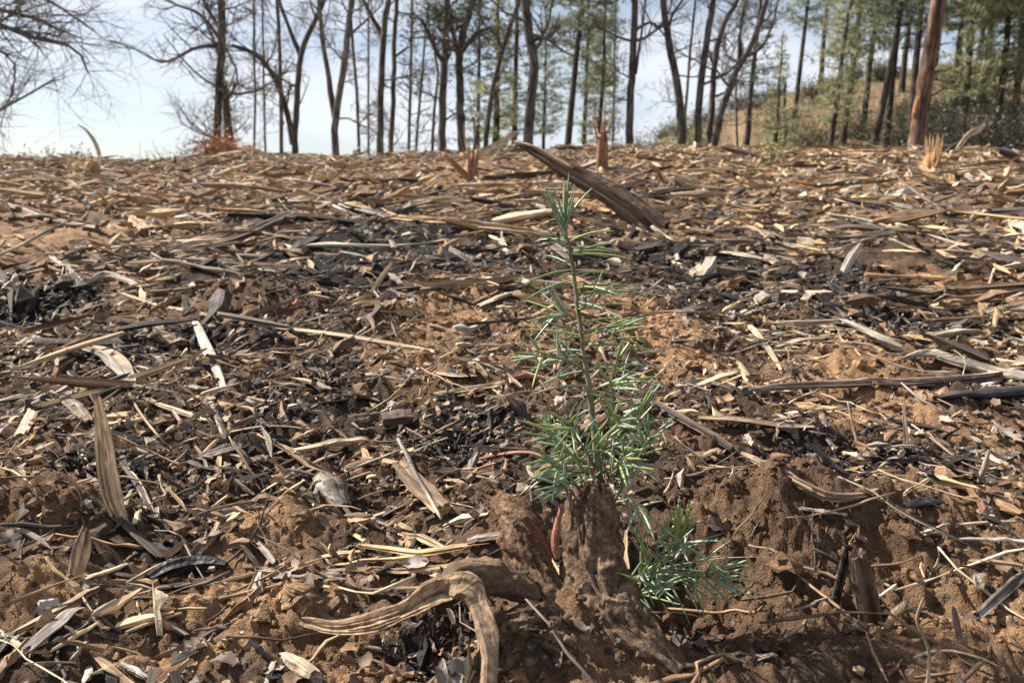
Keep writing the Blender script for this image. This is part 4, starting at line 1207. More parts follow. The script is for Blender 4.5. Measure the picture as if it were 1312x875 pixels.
 ('charcoal_piece', 'shiny black lump of charcoal on the right bank', 'charcoal', [(1157, 669), (1177, 666), (1198, 664)], [8, 15, 11], CHAR, DARK, dict(mixp=.1)),
 (S_, 'broad brown splinter right of the bowed tan stick', 'splinter', [(1192, 616), (1235, 630), (1290, 650)], [8, 14, 6], TAN, BROWN, dict(jag=(1, 3))),
 ('root', 'long pale rootlet lying level at the right edge', 'root', [(1180, 700), (1225, 687), (1260, 683), (1306, 681)], [4, 5, 5, 4], PALE, TAN, dict(sides=7)),
 ('stick', 'white peeled stick at the right edge', 'stick', [(1228, 713), (1270, 714), (1320, 717)], [5, 6, 6], WHITE, PALE, dict(sides=8)),
 (S_, 'tan splinter lying below the white peeled stick', 'splinter', [(1240, 741), (1270, 742), (1303, 746)], [8, 9, 7], TAN, PALE, dict()),
 ('stick', 'dark grey stick slanting out at the lower right edge', 'stick', [(1252, 802), (1285, 772), (1325, 738)], [12, 13, 12], DARK, GREY, dict(lift=.6, lm='dark slanting stick')),
 ('root_stub', 'thick soil-coated root stub in the right bank', 'root', [(1099, 710), (1108, 745), (1120, 796)], [20, 31, 33], (.17, .115, .08), BROWN, dict(up=-.35, sides=14, jag=(.4, .3), flat=.9, lm='thick soil-coated stub', noise_amp=.25)),
 ('charred_stick', 'dark burnt stub left of the thick soil-coated stub', 'stick', [(1087, 704), (1078, 740), (1069, 778)], [13, 14, 12], DARK, CHAR, dict(up=-.35)),
 (K_, 'tiny white broken stub right of the soil-coated stub', 'wood chip', [(1146, 751), (1126, 764)], [7, 8], WHITE, PALE, dict(up=0)),
 ('root_stub', 'short brown root slanting right of the soil-coated stub', 'root', [(1161, 769), (1147, 786), (1132, 806)], [9, 13, 11], TAN, BROWN, dict(up=-.3)),
 ('root', 'curly pale rootlet standing in the lower right soil', 'root', [(1183, 766), (1175, 794), (1184, 815), (1191, 840), (1188, 885)], [3, 4, 4, 5, 5], PALE, TAN, dict(up=-.2, sides=7, rough=.06)),
 (S_, 'grey-purple splinter standing in the lower right corner', 'splinter', [(1222, 780), (1227, 805), (1233, 832)], [8, 11, 9], PURPLE, GREY, dict(up=-.1)),
 ('twig', 'reddish tan twig poking out right of the stump foot', 'twig', [(855, 811), (914, 815), (942, 811), (962, 819), (975, 807)], [6, 6, 5, 5, 4], (.34, .19, .11), TAN, dict(lift=3, sides=7)),
 ('twig', 'forked brown twig trailing down the right bank', 'twig', [(956, 711), (989, 722), (1012, 742), (1040, 767), (1098, 813)], [3, 4, 4, 5, 4], BROWN, TAN, dict(lift=2, sides=7)),
 ('burl', 'dark oval woody burl with a ridged rim', 'burl', [(412, 627), (424, 644), (440, 664)], [26, 42, 24], (.11, .08, .065), GREY, dict(flat=.7, sides=16, jag=(.1, .1), lift=.5, lm='dark oval burl', flute=.08)),
 (L_, 'short brown log stub with a cut end left of the mound', 'log', [(512, 614), (535, 640), (568, 672)], [22, 26, 24], BROWN, TAN, dict(sides=14, jag=(.1, .4), lift=.7, lm='short log stub')),
 ('stick', 'thin stick resting over the short log stub', 'stick', [(511, 585), (532, 632), (550, 662), (566, 690)], [4, 5, 5, 4], GREY, TAN, dict(lift=7, sides=7)),
 (B, 'grey brown broken stub butting against the mound', 'branch', [(600, 710), (622, 707), (648, 702)], [11, 14, 12], BROWN, GREY, dict(jag=(.2, .5), lift=.8)),
 ('twig', 'red-brown twig lying left of the seedling base', 'twig', [(608, 600), (640, 593), (678, 590), (702, 597)], [5, 6, 6, 4], (.27, .14, .09), BROWN, dict(sides=7, lift=1.2)),
 (S_, 'topmost golden splinter over the forked root', 'splinter', [(515, 693), (545, 703), (575, 714)], [11, 15, 10], STRAW, TAN, dict(lift=1.6, flute=.3)),
 (S_, 'long golden splinter with orange broken end over the forked root', 'splinter', [(460, 709), (500, 716), (540, 722), (602, 713)], [7, 11, 13, 12], STRAW, ORANGE, dict(lift=1.2, flute=.3, spikes=4, spike_len=4, lm='golden splinters')),
 (S_, 'lower golden splinter lying just above the forked root', 'splinter', [(422, 741), (470, 741), (520, 744), (575, 736)], [6, 9, 10, 8], STRAW, TAN, dict(lift=1.0, flute=.3, spikes=4, spike_len=5)),
 (S_, 'olive splinter tucked under the forked root crotch', 'splinter', [(467, 763), (510, 762), (548, 759)], [8, 11, 9], TAN, BROWN, dict()),
 (K_, 'pale chip left of the golden splinters', 'wood chip', [(413, 722), (437, 718), (461, 715)], [7, 10, 7], PALE, STRAW, dict()),
 ('root', 'dark rootlet lying in the hollow below the forked root', 'root', [(472, 835), (500, 842), (520, 858), (532, 870)], [6, 8, 7, 5], GREY, DARK, dict()),
 (S_, 'broad brown splinter slanting up at the lower left', 'splinter', [(5, 821), (40, 808), (80, 790), (130, 758)], [8, 18, 22, 12], TAN, BROWN, dict(flat=.6, lift=.7, lm='broad brown splinter', segs=20, spikes=3)),
 ('charred_log', 'stubby black charred log with burnt rounded ends at lower left', 'log', [(190, 754), (210, 748), (240, 740), (270, 735), (290, 732)], [16, 27, 28, 22, 10], CHAR, DARK, dict(mixp=.2, sides=14, jag=(.3, 1), lm='stubby charred log', segs=24, flute=.08, lift=1.0, flat=.85, strands=0)),
 (K_, 'slate-grey flat plank piece near the bottom left corner', 'wood chip', [(40, 848), (70, 822), (98, 799)], [20, 26, 20], (.12, .105, .095), GREY, dict(flat=.35)),
 (S_, 'pale tan splinter right of the slate-grey plank piece', 'splinter', [(70, 850), (98, 835), (124, 817)], [8, 12, 8], STRAW, PALE, dict()),
 (S_, 'pale splinter poking in at the bottom left edge', 'splinter', [(-12, 808), (12, 824), (41, 845)], [8, 10, 7], STRAW, TAN, dict()),
 ('bark_plate', 'upright brown bark plate below the dark stick', 'bark', [(108, 680), (100, 706), (92, 738)], [10, 19, 14], TAN, DARK, dict(up=.3, flat=.35)),
 (S_, 'thin straw splinter crossing below the charred log', 'splinter', [(175, 768), (212, 759), (252, 752)], [5, 8, 6], STRAW, PALE, dict()),
 (S_, 'tan splinter left of the thin straw splinter', 'splinter', [(121, 789), (150, 777), (180, 766)], [6, 9, 7], TAN, STRAW, dict()),
 (S_, 'tan splinter lying on tan soil near the bottom left', 'splinter', [(163, 821), (197, 809), (232, 797)], [6, 9, 7], TAN, STRAW, dict()),
 (S_, 'pale splinter above the broad brown splinter tip', 'splinter', [(104, 747), (135, 737), (167, 725)], [7, 11, 8], PALE, STRAW, dict()),
 (S_, 'slim splinter just left of the charred log top', 'splinter', [(163, 754), (195, 738), (228, 721)], [4, 6, 4], TAN, STRAW, dict(lift=2)),
 (S_, 'tan thin splinter right of the charred log', 'splinter', [(281, 775), (320, 767), (359, 757)], [5, 7, 5], TAN, STRAW, dict()),
 ('stick', 'grey stick lying level left of the golden splinters', 'stick', [(352, 751), (395, 750), (442, 753)], [4, 5, 4], GREY, BROWN, dict()),
 (S_, 'dark tan splinter touching the charred log tip', 'splinter', [(272, 750), (310, 742), (348, 732)], [5, 9, 6], TAN, BROWN, dict()),
 (S_, 'small pale splinter right of the slender curving stick', 'splinter', [(264, 660), (293, 640)], [5, 7], STRAW, PALE, dict()),
 (K_, 'grey brown block of wood in the middle left', 'wood chip', [(262, 591), (284, 585), (307, 578)], [14, 19, 15], GREY, BROWN, dict()),
 (S_, 'tan curved splinter right of the grey brown block', 'splinter', [(355, 576), (374, 586), (393, 601)], [8, 13, 9], TAN, STRAW, dict()),
 (S_, 'wide pale splinter left of the dark oval burl top', 'splinter', [(382, 592), (410, 588), (466, 578)], [9, 15, 11], (.42, .32, .21), PALE, dict()),
 (K_, 'grey chip standing on the tan soil left of centre', 'wood chip', [(332, 706), (341, 717), (352, 730)], [8, 11, 10], GREY, BROWN, dict()),
 ('stick', 'thin pale stick left of the split stake', 'stick', [(86, 573), (98, 586), (113, 602)], 4, PALE, GREY, dict(sides=6)),
 (K_, 'rounded white chip at the bottom left', 'wood chip', [(158, 856), (172, 863), (187, 872)], [9, 13, 9], WHITE, PALE, dict()),
 (K_, 'pale splintery block at the bottom edge left of centre', 'wood chip', [(366, 856), (382, 866), (402, 880)], [12, 20, 18], PALE, TAN, dict()),
 (S_, 'thin pale splinter standing in the centre left', 'splinter', [(501, 338), (488, 358), (471, 381)], [4, 6, 5], STRAW, PALE, dict(up=.3, lm='thin standing splinter')),
 (K_, 'chip half pale and half burnt black in the centre', 'wood chip', [(614, 401), (636, 394), (664, 385)], [9, 13, 11], PALE, CHAR, dict(mixp=.5)),
 (S_, 'pale yellow splinter pointing at the seedling stem', 'splinter', [(557, 509), (600, 504), (653, 496)], [6, 9, 9], STRAW, PALE, dict(lm='pale yellow splinter')),
 ('bark_plate', 'reddish bark flake beside the pale yellow splinter', 'bark', [(650, 498), (668, 495), (686, 496)], [10, 14, 10], RED, BROWN, dict()),
 (K_, 'grey flat chip above the pale yellow splinter', 'wood chip', [(560, 486), (583, 490), (610, 489)], [7, 11, 6], GREY, PALE, dict(flat=.35)),
 (K_, 'white chip lying on the char patch', 'wood chip', [(641, 313), (648, 323), (656, 334)], [6, 9, 7], WHITE, GREY, dict(flat=.45)),
 ('stick', 'slender tan stick lying behind the white stone', 'stick', [(624, 497), (648, 514), (675, 534)], 3.5, TAN, BROWN, dict(sides=6)),
 ('bark_plate', 'dark brown square block below the grey pebble', 'bark', [(490, 553), (508, 551), (528, 549)], [20, 23, 21], (.10, .065, .05), DARK, dict(jag=(.1, .1), flat=.8)),
 (B, 'tan branch stub rising over the left litter slope', 'branch', [(105, 372), (135, 363), (165, 368), (185, 380)], [5, 7, 7, 5], GREY, TAN, dict()),
 (B, 'grey bent branch left of the tan soil mound', 'branch', [(108, 378), (130, 358), (160, 365), (183, 384)], [4, 6, 6, 4], GREY, BROWN, dict()),
 (L_, 'tan weathered stick below the long dark grey log', 'log', [(140, 270), (170, 266), (200, 262)], [6, 9, 8], TAN, GREY, dict()),
 (K_, 'bright pale block of wood on the left slope', 'wood chip', [(168, 285), (180, 294), (196, 305)], [9, 15, 11], PALE, ORANGE, dict()),
]
for (nm, lb, ct, pts, w, ca, cb, kw) in H:
    piece(nm, lb, ct, pts, w, ca, cb, **kw)

# ---- the big leaning log, the splintered stubs
def log_thing():
    rng = np.random.default_rng(5)
    b = hit(838, 297)
    pts = [(668, 186), (700, 203), (727, 219), (757, 236), (785, 252), (815, 274), (845, 299)]
    w = [9, 17, 23, 28, 32, 37, 40]
    D = b[1] + np.linspace(.18, 0, len(pts))
    W = np.array([at(p[0], p[1], d) for p, d in zip(pts, D)])
    R = np.array(w) * D / FPX * .5
    root = empty('leaning_log', (W[-1][0], W[-1][1], b[2]))
    tag(root, 'big weathered log leaning up out of the soil with a splintered tip', 'log')
    mb = MB()
    timber(mb, W, R * .9, rng, 20, 44, 1.0, .05, (3, .3), (.22, .15, .10), (.085, .055, .042), .55, .2, spikes=9, spike_len=4)
    bundle(mb, W, R, rng, 22, (.29, .2, .13), (.13, .085, .062), .2, .85, (-.1, .3), (.4, .95))
    mb.build('trunk_piece', M_WOOD, root, smooth=False)
    # loose strip of wood splitting from its upper side
    mb = MB()
    W2 = np.array([at(660, 181, D[0] - .01), at(684, 188, D[1] - .01), at(706, 200, D[1] - .02), at(735, 215, D[2] - .03)])
    timber(mb, W2, np.array([3, 7, 9, 7]) * b[1] / FPX * .5, rng, 8, 14, .6, .12, (3, .5), PALE, TAN, .5)
    mb.build('split_strip', M_WOOD, root)
    LANDMARK.append(('big leaning log', W[:, :2]))
log_thing()

def stub(name, label, px, top, bot, w, colA, colB, spikes, seed, extra=(), lm=None, klen=3.0):
    rng = np.random.default_rng(seed)
    b = hit(px, bot)
    W = np.array([at(px, top, b[1] + .02), at(px, (top + bot) / 2, b[1] + .01), at(px, bot, b[1]) - [0, 0, .02]])
    R = np.array([.8, 1, 1.15]) * w * b[1] / FPX * .5
    mb = MB()
    timber(mb, W, R, rng, 12, 12, .9, .12, (2.2, .2), colA, colB, .45, .25, spikes=0, up=(0, -1, 0))
    T = np.array([0, 0, 1.0])
    for i in range(spikes):
        a = rng.random() * 6.28
        o = np.array([math.cos(a), math.sin(a), 0]) * R[0] * rng.uniform(.2, 1)
        ln = R[0] * klen * rng.uniform(.4, 1.4)
        p = W[0] + o - T * R[0] * 2
        d = T + np.array([rng.normal() * .16, rng.normal() * .16, 0]) + .35 * o / R[0]
        shard_tube(mb, np.array([p, p + d * ln * .5, p + d * ln * .9, p + d * ln * 1.3 + T * R[0]]), np.array([1, .9, .6, .08]) * R[0] * rng.uniform(.15, .32), rng, np.array(colA if rng.random() < .5 else colB) * rng.uniform(.8, 1.2))
    for (pts, ww) in extra:
        E = np.array([at(p[0], p[1], b[1] + .02) for p in pts])
        timber(mb, E, np.array(ww) * b[1] / FPX * .5, rng, 8, 12, .8, .12, (2, .3), colA, colB, .4, spikes=3, spike_len=3)
    o = mb.build(name, M_WOOD)
    tag(o, label, 'stub')
    LANDMARK.append((lm or 'splintered stub', np.array([b[:2]])))
stub('splintered_stub', 'tall orange splintered stub standing behind the big leaning log', 772, 172, 232, 14, (.36, .19, .09), (.24, .12, .06), 7, 1, lm='tall orange stub', klen=6)
stub('splintered_stub', 'splintered brown stub with a piece leaning off its side', 604, 206, 240, 15, (.34, .19, .10), (.24, .13, .075), 6, 2, [([(568, 197), (588, 216), (606, 238)], [4, 9, 9])], lm='splintered brown stub', klen=5)
stub('splintered_stub', 'spiky straw-coloured stub in front of the red-barked pine', 1196, 203, 222, 20, (.50, .29, .13), (.42, .25, .12), 26, 3, lm='spiky straw stub', klen=2.6)
stub('splintered_stub', 'low frayed tan stub at the left slope', 118, 210, 226, 16, (.42, .27, .14), (.36, .23, .12), 14, 4, lm='low frayed stub', klen=2.2)
piece('dry_reed', 'pale dry reed bent against the sky at the left', 'reed', [(100, 160), (112, 168), (124, 186), (132, 212)], [1, 3, 5, 5], PALE, STRAW, up=.05, jag=(4, .5), flat=.5)
piece('broken_branch', 'pale pole slanting on the skyline below the forked oak', 'branch', [(325, 192), (345, 200), (372, 212)], [3, 6, 7], PALE, TAN, up=.1)

def lumps(n, rng, C, R, level, flat=.75, amp=.28, freq=1.6):
    V0, F0 = ICO[level]
    k = len(V0)
    rot = rng.normal(size=(n, 4))
    rot /= np.linalg.norm(rot, axis=1, keepdims=True)
    w, x, y, z = rot.T
    M = np.stack([1 - 2 * (y * y + z * z), 2 * (x * y - z * w), 2 * (x * z + y * w), 2 * (x * y + z * w), 1 - 2 * (x * x + z * z), 2 * (y * z - x * w), 2 * (x * z - y * w), 2 * (y * z + x * w), 1 - 2 * (x * x + y * y)], -1).reshape(n, 3, 3)
    V = np.einsum('kj,nij->nki', V0, M)
    o = rng.random((n, 1)) * 90
    nz = vnoise(V[..., 0] * freq + o, V[..., 1] * freq + V[..., 2] * 1.3 * freq + o * .7, 3)
    nz = nz + .6 * vnoise(V[..., 0] * freq * 2.3 - o, V[..., 2] * freq * 2.3 + V[..., 1] + o, 4) + .35 * rng.standard_normal((n, k)) * (.25 if level > 1 else .5)
    an = rng.uniform(.7, 1.3, (n, 1, 3)) * np.array([1, 1, flat])
    V = V * (1 + amp * 1.7 * nz[..., None]) * an * R[:, None, None]
    return V + C[:, None, :], F0, k

def add_lumps(mb, V, F, k, cols):
    n = len(V)
    T = (F[None] + (np.arange(n) * k)[:, None, None]).reshape(-1, 3)
    mb.add(V.reshape(-1, 3), None, T, np.repeat(cols, k, 0))

# ---- forked root in front
def forked_root():
    rng = np.random.default_rng(8)
    D = .455
    c = at(595, 748, D)
    root = empty('forked_root', (c[0], c[1], gz(c[0], c[1])))
    tag(root, 'thick weathered root arching in two limbs at the front', 'root')
    mb = MB()
    pts = [(392, 796, .462), (432, 803, .455), (482, 795, .448), (522, 779, .446), (556, 758, .450), (600, 746, .455)]
    W = np.array([at(*p) for p in pts])
    g = ground(W[:, 0], W[:, 1])
    W[:3, 2] = np.maximum(W[:3, 2], g[:3] + .002)
    R = np.array([14, 22, 34, 27, 38, 36]) * D / FPX * .5
    LT, DK = (.44, .30, .18), (.29, .195, .122)
    timber(mb, W, R * .9, rng, 18, 44, .8, .12, (2.5, .2), (.34, .235, .145), DK, .5, .28)
    bundle(mb, W, R, rng, 12, LT, (.26, .175, .11), .22, .8, (-.14, .3), (.3, .85))
    mb.build('root_limb', M_CAKED, root, smooth=False)
    mb = MB()
    pts = [(572, 748, .456), (600, 752, .447), (614, 778, .436), (624, 812, .422), (627, 848, .41), (622, 905, .40)]
    W2 = np.array([at(*p) for p in pts])
    R2 = np.array([26, 38, 24, 27, 19, 23]) * .43 / FPX * .5
    timber(mb, W2, R2 * .9, rng, 18, 44, .85, .10, (.3, .3), (.33, .23, .145), DK, .5, .3, up=(0, -1, 0))
    bundle(mb, W2, R2, rng, 7, LT, (.27, .18, .11), .22, .8, (.05, .4), (.6, 1.0))
    mb.build('root_limb', M_CAKED, root, smooth=False)
    mb = MB()
    W3 = np.array([at(560, 762, .452), at(592, 738, .462), at(640, 742, .468), at(690, 765, .47)])
    rough_body(mb, W3, np.array([22, 44, 46, 24]) * .46 / FPX * .5, rng, 40, 50, .8, (.15, .10, .065), (.25, .165, .10), .3, .2)
    mb.build('root_crown', M_CAKED, root)
    LANDMARK.append(('forked root', W[:, :2]))
forked_root()

# ---- the dirt-caked stump
def soil_crust(mb, rng, pts, n, rpx, size, col):
    """crumbs clinging round a run of points"""
    W = np.array([at(*p) for p in pts])
    k = rng.integers(0, len(W) - 1, n)
    f = rng.random((n, 1))
    C = W[k] * (1 - f) + W[k + 1] * f + rng.normal(size=(n, 3)) * np.array([1, .6, 1]) * rpx * .48 / FPX
    r = size * rng.uniform(.3, 1.0, n) ** 1.6
    V, F, kk = lumps(n, rng, C, r, 1, .85, .42, 2.0)
    add_lumps(mb, V, F, kk, np.clip(np.asarray(col) * rng.uniform(.7, 1.35, (n, 1)), .01, .6))

def stump():
    rng = np.random.default_rng(12)
    c = at(765, 800, .47)
    root = empty('dirt_caked_stump', (c[0], c[1], gz(c[0], c[1])))
    tag(root, 'dirt-caked brown stump standing in front of the conifer seedling', 'stump')
    mb = MB()
    pts = [(758, 632, .508), (758, 662, .50), (760, 705, .49), (768, 750, .476), (790, 795, .458), (826, 832, .442), (868, 868, .428)]
    W = np.array([at(*p) for p in pts])
    R = np.array([56, 72, 78, 84, 82, 62, 38]) * .475 / FPX * .5
    rough_body(mb, W, R, rng, 90, 170, .85, (.15, .097, .064), (.22, .145, .095), .34, .05)
    bundle(mb, W, R * 1.02, rng, 26, (.16, .11, .075), (.22, .15, .1), .12, .85, (-.02, .6), (.5, 1.0), spread=1.0)
    mb.build('stump_body', M_CLOD, root)
    mb = MB()
    pts = [(640, 640, .525), (662, 664, .512), (672, 700, .498), (692, 742, .482), (722, 790, .463), (740, 830, .448)]
    W = np.array([at(*p) for p in pts])
    R = np.array([26, 52, 62, 46, 44, 30]) * .49 / FPX * .5
    rough_body(mb, W, R, rng, 70, 130, .85, (.15, .092, .058), (.21, .135, .088), .4, .08)
    bundle(mb, W, R, rng, 14, (.14, .09, .06), (.2, .13, .085), .13, .85, (-.02, .5), (.5, 1.0), spread=1.0)
    mb.build('side_root', M_CLOD, root)
    mb = MB()
    W = np.array([at(720, 648, .478), at(713, 676, .470), at(711, 695, .467), at(714, 714, .465)])
    timber(mb, W, np.array([6, 9, 10, 7]) * .47 / FPX * .5, rng, 10, 14, .5, .15, (.4, .4), (.36, .15, .085), (.24, .11, .07), .4, .25, up=(0, -1, 0))
    bundle(mb, W, np.array([5, 10, 11, 6]) * .47 / FPX * .5, rng, 6, (.38, .17, .1), (.2, .1, .065), .25, .5)
    mb.build('exposed_wood', M_WOOD, root, smooth=False)
    mb = MB()
    W = np.array([at(672, 664, .482), at(690, 688, .478), at(704, 716, .474)])
    timber(mb, W, np.array([10, 14, 10]) * .48 / FPX * .5, rng, 10, 12, .5, .15, (.4, .4), (.15, .05, .032), (.09, .04, .03), .4, .25, up=(0, -1, 0))
    mb.build('exposed_wood', M_WOOD, root, smooth=False)
    mb = MB()
    for i in range(22):           # torn fibres along the broken rim
        px = 729 + i * 2.7 + rng.normal() * 2
        p = at(px, 642, .493 + rng.uniform(0, .025))
        d = np.array([rng.normal() * .2, rng.normal() * .2, 1.0])
        ln = rng.uniform(.004, .014)
        shard_tube(mb, np.array([p - d * .006, p, p + d * ln * .6, p + d * ln]), np.array([.0032, .003, .002, .0004]) * rng.uniform(.6, 1.3), rng, np.array((.15, .095, .062)) * rng.uniform(.6, 1.6))
    mb.build('broken_rim', M_WOOD, root, smooth=False)
    mb = MB()
    soil_crust(mb, rng, [(625, 640, .52), (660, 680, .50), (690, 740, .478), (715, 790, .46)], 16, 26, .003, (.12, .125, .08))
    W5 = np.array([at(628, 862, .432), at(655, 812, .446), at(700, 808, .447), at(742, 842, .434)])
    rough_body(mb, W5, np.array([40, 62, 64, 40]) * .44 / FPX * .5, rng, 70, 110, .8, (.11, .075, .05), (.2, .138, .092), .5, .3)
    soil_crust(mb, rng, [(640, 800, .452), (700, 800, .445), (745, 830, .432), (700, 862, .425), (640, 850, .425)], 70, 34, .003, (.12, .078, .05))
    soil_crust(mb, rng, [(745, 800, .448), (790, 835, .432), (850, 868, .42)], 24, 24, .0028, (.12, .115, .075))
    cs = mb.build('clinging_soil', M_CLOD, root, smooth=False)
    cs['kind'] = 'stuff'
    LANDMARK.append(('dirt-caked stump', W[:, :2]))
stump()

# ---- stones and clods
STONES = [(720, 517, 22, (.5, .46, .41), 'white stone tucked behind the seedling stem'), (503, 523, 22, (.42, .38, .35), 'pale grey pebble above the dark square block'),
          (309, 612, 15, (.42, .17, .09), 'small orange stone in the middle left'), (343, 680, 22, (.42, .25, .18), 'pinkish stone on the tan soil mound'),
          (365, 725, 15, (.40, .13, .08), 'small red stone right of the charred log'), (309, 798, 22, (.40, .25, .18), 'pink-brown stone on lower left soil'),
          (223, 830, 20, (.22, .13, .10), 'dark red pebble near the bottom left'), (192, 860, 20, (.20, .13, .11), 'dull brown pebble at the bottom edge'),
          (62, 780, 34, (.33, .30, .27), 'angular grey stone at the lower left'), (1254, 657, 38, (.25, .15, .12), 'reddish-brown rounded stone on the right bank'),
          (782, 357, 26, (.25, .17, .15), 'grey-red stone behind the seedling top'), (1172, 556, 24, (.20, .12, .085), 'brown pointed stone in front of the streaked log'),
          (1004, 200, 15, (.17, .11, .075), 'brown boulder-like lump near the right skyline'), (380, 392, 22, (.34, .16, .09), 'rust-coloured stone on the tan mound'),
          (935, 462, 14, (.36, .24, .14), 'yellow-brown pebble left of the forked-top splinter'), (230, 600, 24, (.22, .13, .07), 'round brown lump right of the charred stick'),
          (480, 510, 16, (.33, .2, .13), 'tan pebble left of the pale grey pebble'), (1284, 640, 26, (.28, .2, .14), 'tan stone at the right edge')]
for i, (px, py, w, c, lb) in enumerate(STONES):
    rng = np.random.default_rng(40 + i)
    p = hit(px, py)
    r = w * p[1] / FPX * .5
    V, F, k = lumps(1, rng, np.array([p + [0, 0, r * .12]]), np.array([r * .9]), 2, .7, .34, 1.3)
    mb = MB()
    add_lumps(mb, V, F, k, np.array([c]))
    tag(mb.build('stone', M_STONE, smooth=False), lb, 'stone', 'loose stones')

# ------------------------------------------------------------------ the conifer seedling
def seedling():
    rng = np.random.default_rng(3)
    DS = .545
    stem_px = [(724, 286), (726, 300), (730, 322), (737, 365), (744, 420), (752, 480), (760, 540), (767, 600), (772, 645), (775, 700), (777, 775)]
    foot = at(777, 775, DS)
    root = empty('conifer_seedling', (foot[0], foot[1], gz(foot[0], foot[1])))
    tag(root, 'young green conifer seedling growing behind the dirt-caked stump', 'seedling')
    W = np.array([at(p[0], p[1], DS + .012 * math.sin(i * .7)) for i, p in enumerate(stem_px)])
    W[-1, 2] = gz(W[-1][0], W[-1][1]) - .01
    sc = DS / FPX
    PR = catmull(np.column_stack([W, np.array([2.6, 3.4, 4.2, 5.4, 6.2, 7.2, 8.6, 10, 11.5, 12, 12.5]) * sc * .5]), 60)
    mb = MB()
    PR[1:-1, :3] += rng.normal(size=(58, 3)) * .00025
    g = np.linspace(0, 1, 60)[:, None]
    c = np.array((.17, .165, .085)) * (1 - g) + np.array((.17, .14, .105)) * g
    tube(mb, PR[:, :3], PR[:, 3] * (1 + .1 * rng.standard_normal(60)), 10, np.repeat(c, 10, 0), rng)
    stem = mb.build('stem', M_STONE, root)
    BLUE, YEL, MIDG = np.array((.28, .37, .265)), np.array((.31, .37, .13)), np.array((.2, .30, .14))
    needles = []      # (owner, points, width, colour)
    def needle(owner, p, d, ln, w, col, droop=.25):
        d = d / np.linalg.norm(d)
        s = np.cross(d, rng.normal(size=3))
        q = [p]
        k = d.copy()
        for i in range(4):
            k = k + np.array([0, 0, -droop * .25]) + s * .03
            k /= np.linalg.norm(k)
            q.append(q[-1] + k * ln / 4)
        needles.append((owner, np.array(q), w, col))
    # leader
    top = W[0]
    for i in range(17):
        a = rng.random() * 6.283
        o = rng.uniform(.06, .75)
        needle(stem, top + [0, 0, rng.uniform(-.014, .002)], np.array([math.cos(a) * o, math.sin(a) * o * .8, 1]), rng.uniform(.024, .040), .0017, MIDG if rng.random() < .5 else BLUE, .1)
    for i in range(34):
        t = rng.uniform(.04, .46) ** 1.05
        j = t * 59
        k = int(j)
        p = PR[k, :3] + (PR[k + 1, :3] - PR[k, :3]) * (j - k)
        a = rng.random() * 6.283
        if rng.random() < .6:
            a = (0 if rng.random() < .5 else math.pi) + rng.normal() * .5
        up = rng.uniform(.15, .9) if rng.random() < .65 else rng.uniform(-.1, .3)
        needle(stem, p, np.array([math.cos(a), math.sin(a) * .8, up]), rng.uniform(.034, .058), .0015, [BLUE, MIDG, YEL][rng.integers(0, 3)] * rng.uniform(.85, 1.15), .45)
    BR = [([(738, 408), (724, 403), (711, 400)], 12, 0, .5), ([(741, 398), (752, 390), (763, 375)], 8, .02, .5), ([(749, 474), (734, 465), (717, 459), (690, 456)], 26, -.02, .55),
          ([(745, 428), (765, 424), (790, 428)], 12, .03, .6), ([(757, 520), (775, 505), (784, 485), (792, 455)], 16, -.02, 1.0), ([(762, 556), (778, 540), (786, 520), (783, 492)], 16, -.03, 1.0), ([(756, 505), (775, 492), (800, 485), (815, 488)], 16, .02, .35),
          ([(765, 598), (745, 590), (722, 575), (704, 552)], 40, -.03, .4), ([(768, 614), (748, 606), (722, 602), (700, 590)], 44, -.05, .35), ([(768, 610), (752, 580), (738, 560), (730, 540)], 26, -.06, .4),
          ([(766, 590), (785, 572), (805, 556), (818, 535)], 34, -.03, .45), ([(770, 622), (792, 606), (815, 590), (832, 562)], 34, -.05, .45), ([(768, 600), (776, 570), (783, 550), (795, 540)], 28, -.06, .4),
          ([(772, 640), (790, 632), (808, 640), (826, 660)], 22, -.06, .35), ([(770, 628), (750, 622), (735, 628), (716, 622)], 22, -.055, .4), ([(771, 632), (780, 612), (792, 600), (800, 580)], 26, -.07, .45),
          ([(777, 748), (800, 752), (818, 740), (832, 722), (844, 690)], 36, -.05, .7), ([(777, 752), (815, 748), (850, 735), (885, 737), (922, 742)], 58, -.06, .6), ([(815, 748), (840, 728), (862, 705), (874, 688)], 34, -.07, .75), ([(800, 752), (815, 762), (830, 752), (850, 755)], 22, -.085, .7)]
    for (pts, n, dz, yel) in BR:
        n = int(n * (.68 if pts[0][1] < 560 else .84))
        m = len(pts)
        Q = np.array([at(p[0], p[1], DS + dz * i / (m - 1)) for i, p in enumerate(pts)])
        if pts[0][1] > 740:
            pass
        q = catmull(Q, 16)
        mb = MB()
        tube(mb, q, np.linspace(4.2, 2.0, 16) * sc * .5, 6, np.array((.26, .24, .09)) if yel > .55 else np.array((.24, .19, .12)), rng)
        br = mb.build('branch', M_STONE, root)
        ax = np.gradient(q, axis=0)
        ax /= np.linalg.norm(ax, axis=1, keepdims=True)
        for i in range(n):
            t = 1 - rng.random() ** 1.3 * .82
            k = min(int(t * 15), 14)
            p = q[k] + (q[k + 1] - q[k]) * (t * 15 - k)
            o = rng.normal(size=3)
            o -= ax[k] * o.dot(ax[k])
            o /= np.linalg.norm(o)
            an = rng.uniform(.45, 1.15) * (1.0 if t < .93 else .5)
            col = (YEL if rng.random() < yel * .55 else (BLUE if rng.random() < .7 else MIDG)) * rng.uniform(.8, 1.25)
            needle(br, p, ax[k] * math.cos(an) + o * math.sin(an) + np.array([0, 0, .12]), rng.uniform(.018, .033) * (1.25 if pts[0][1] > 740 else 1), rng.uniform(.0014, .0021), col, .22)
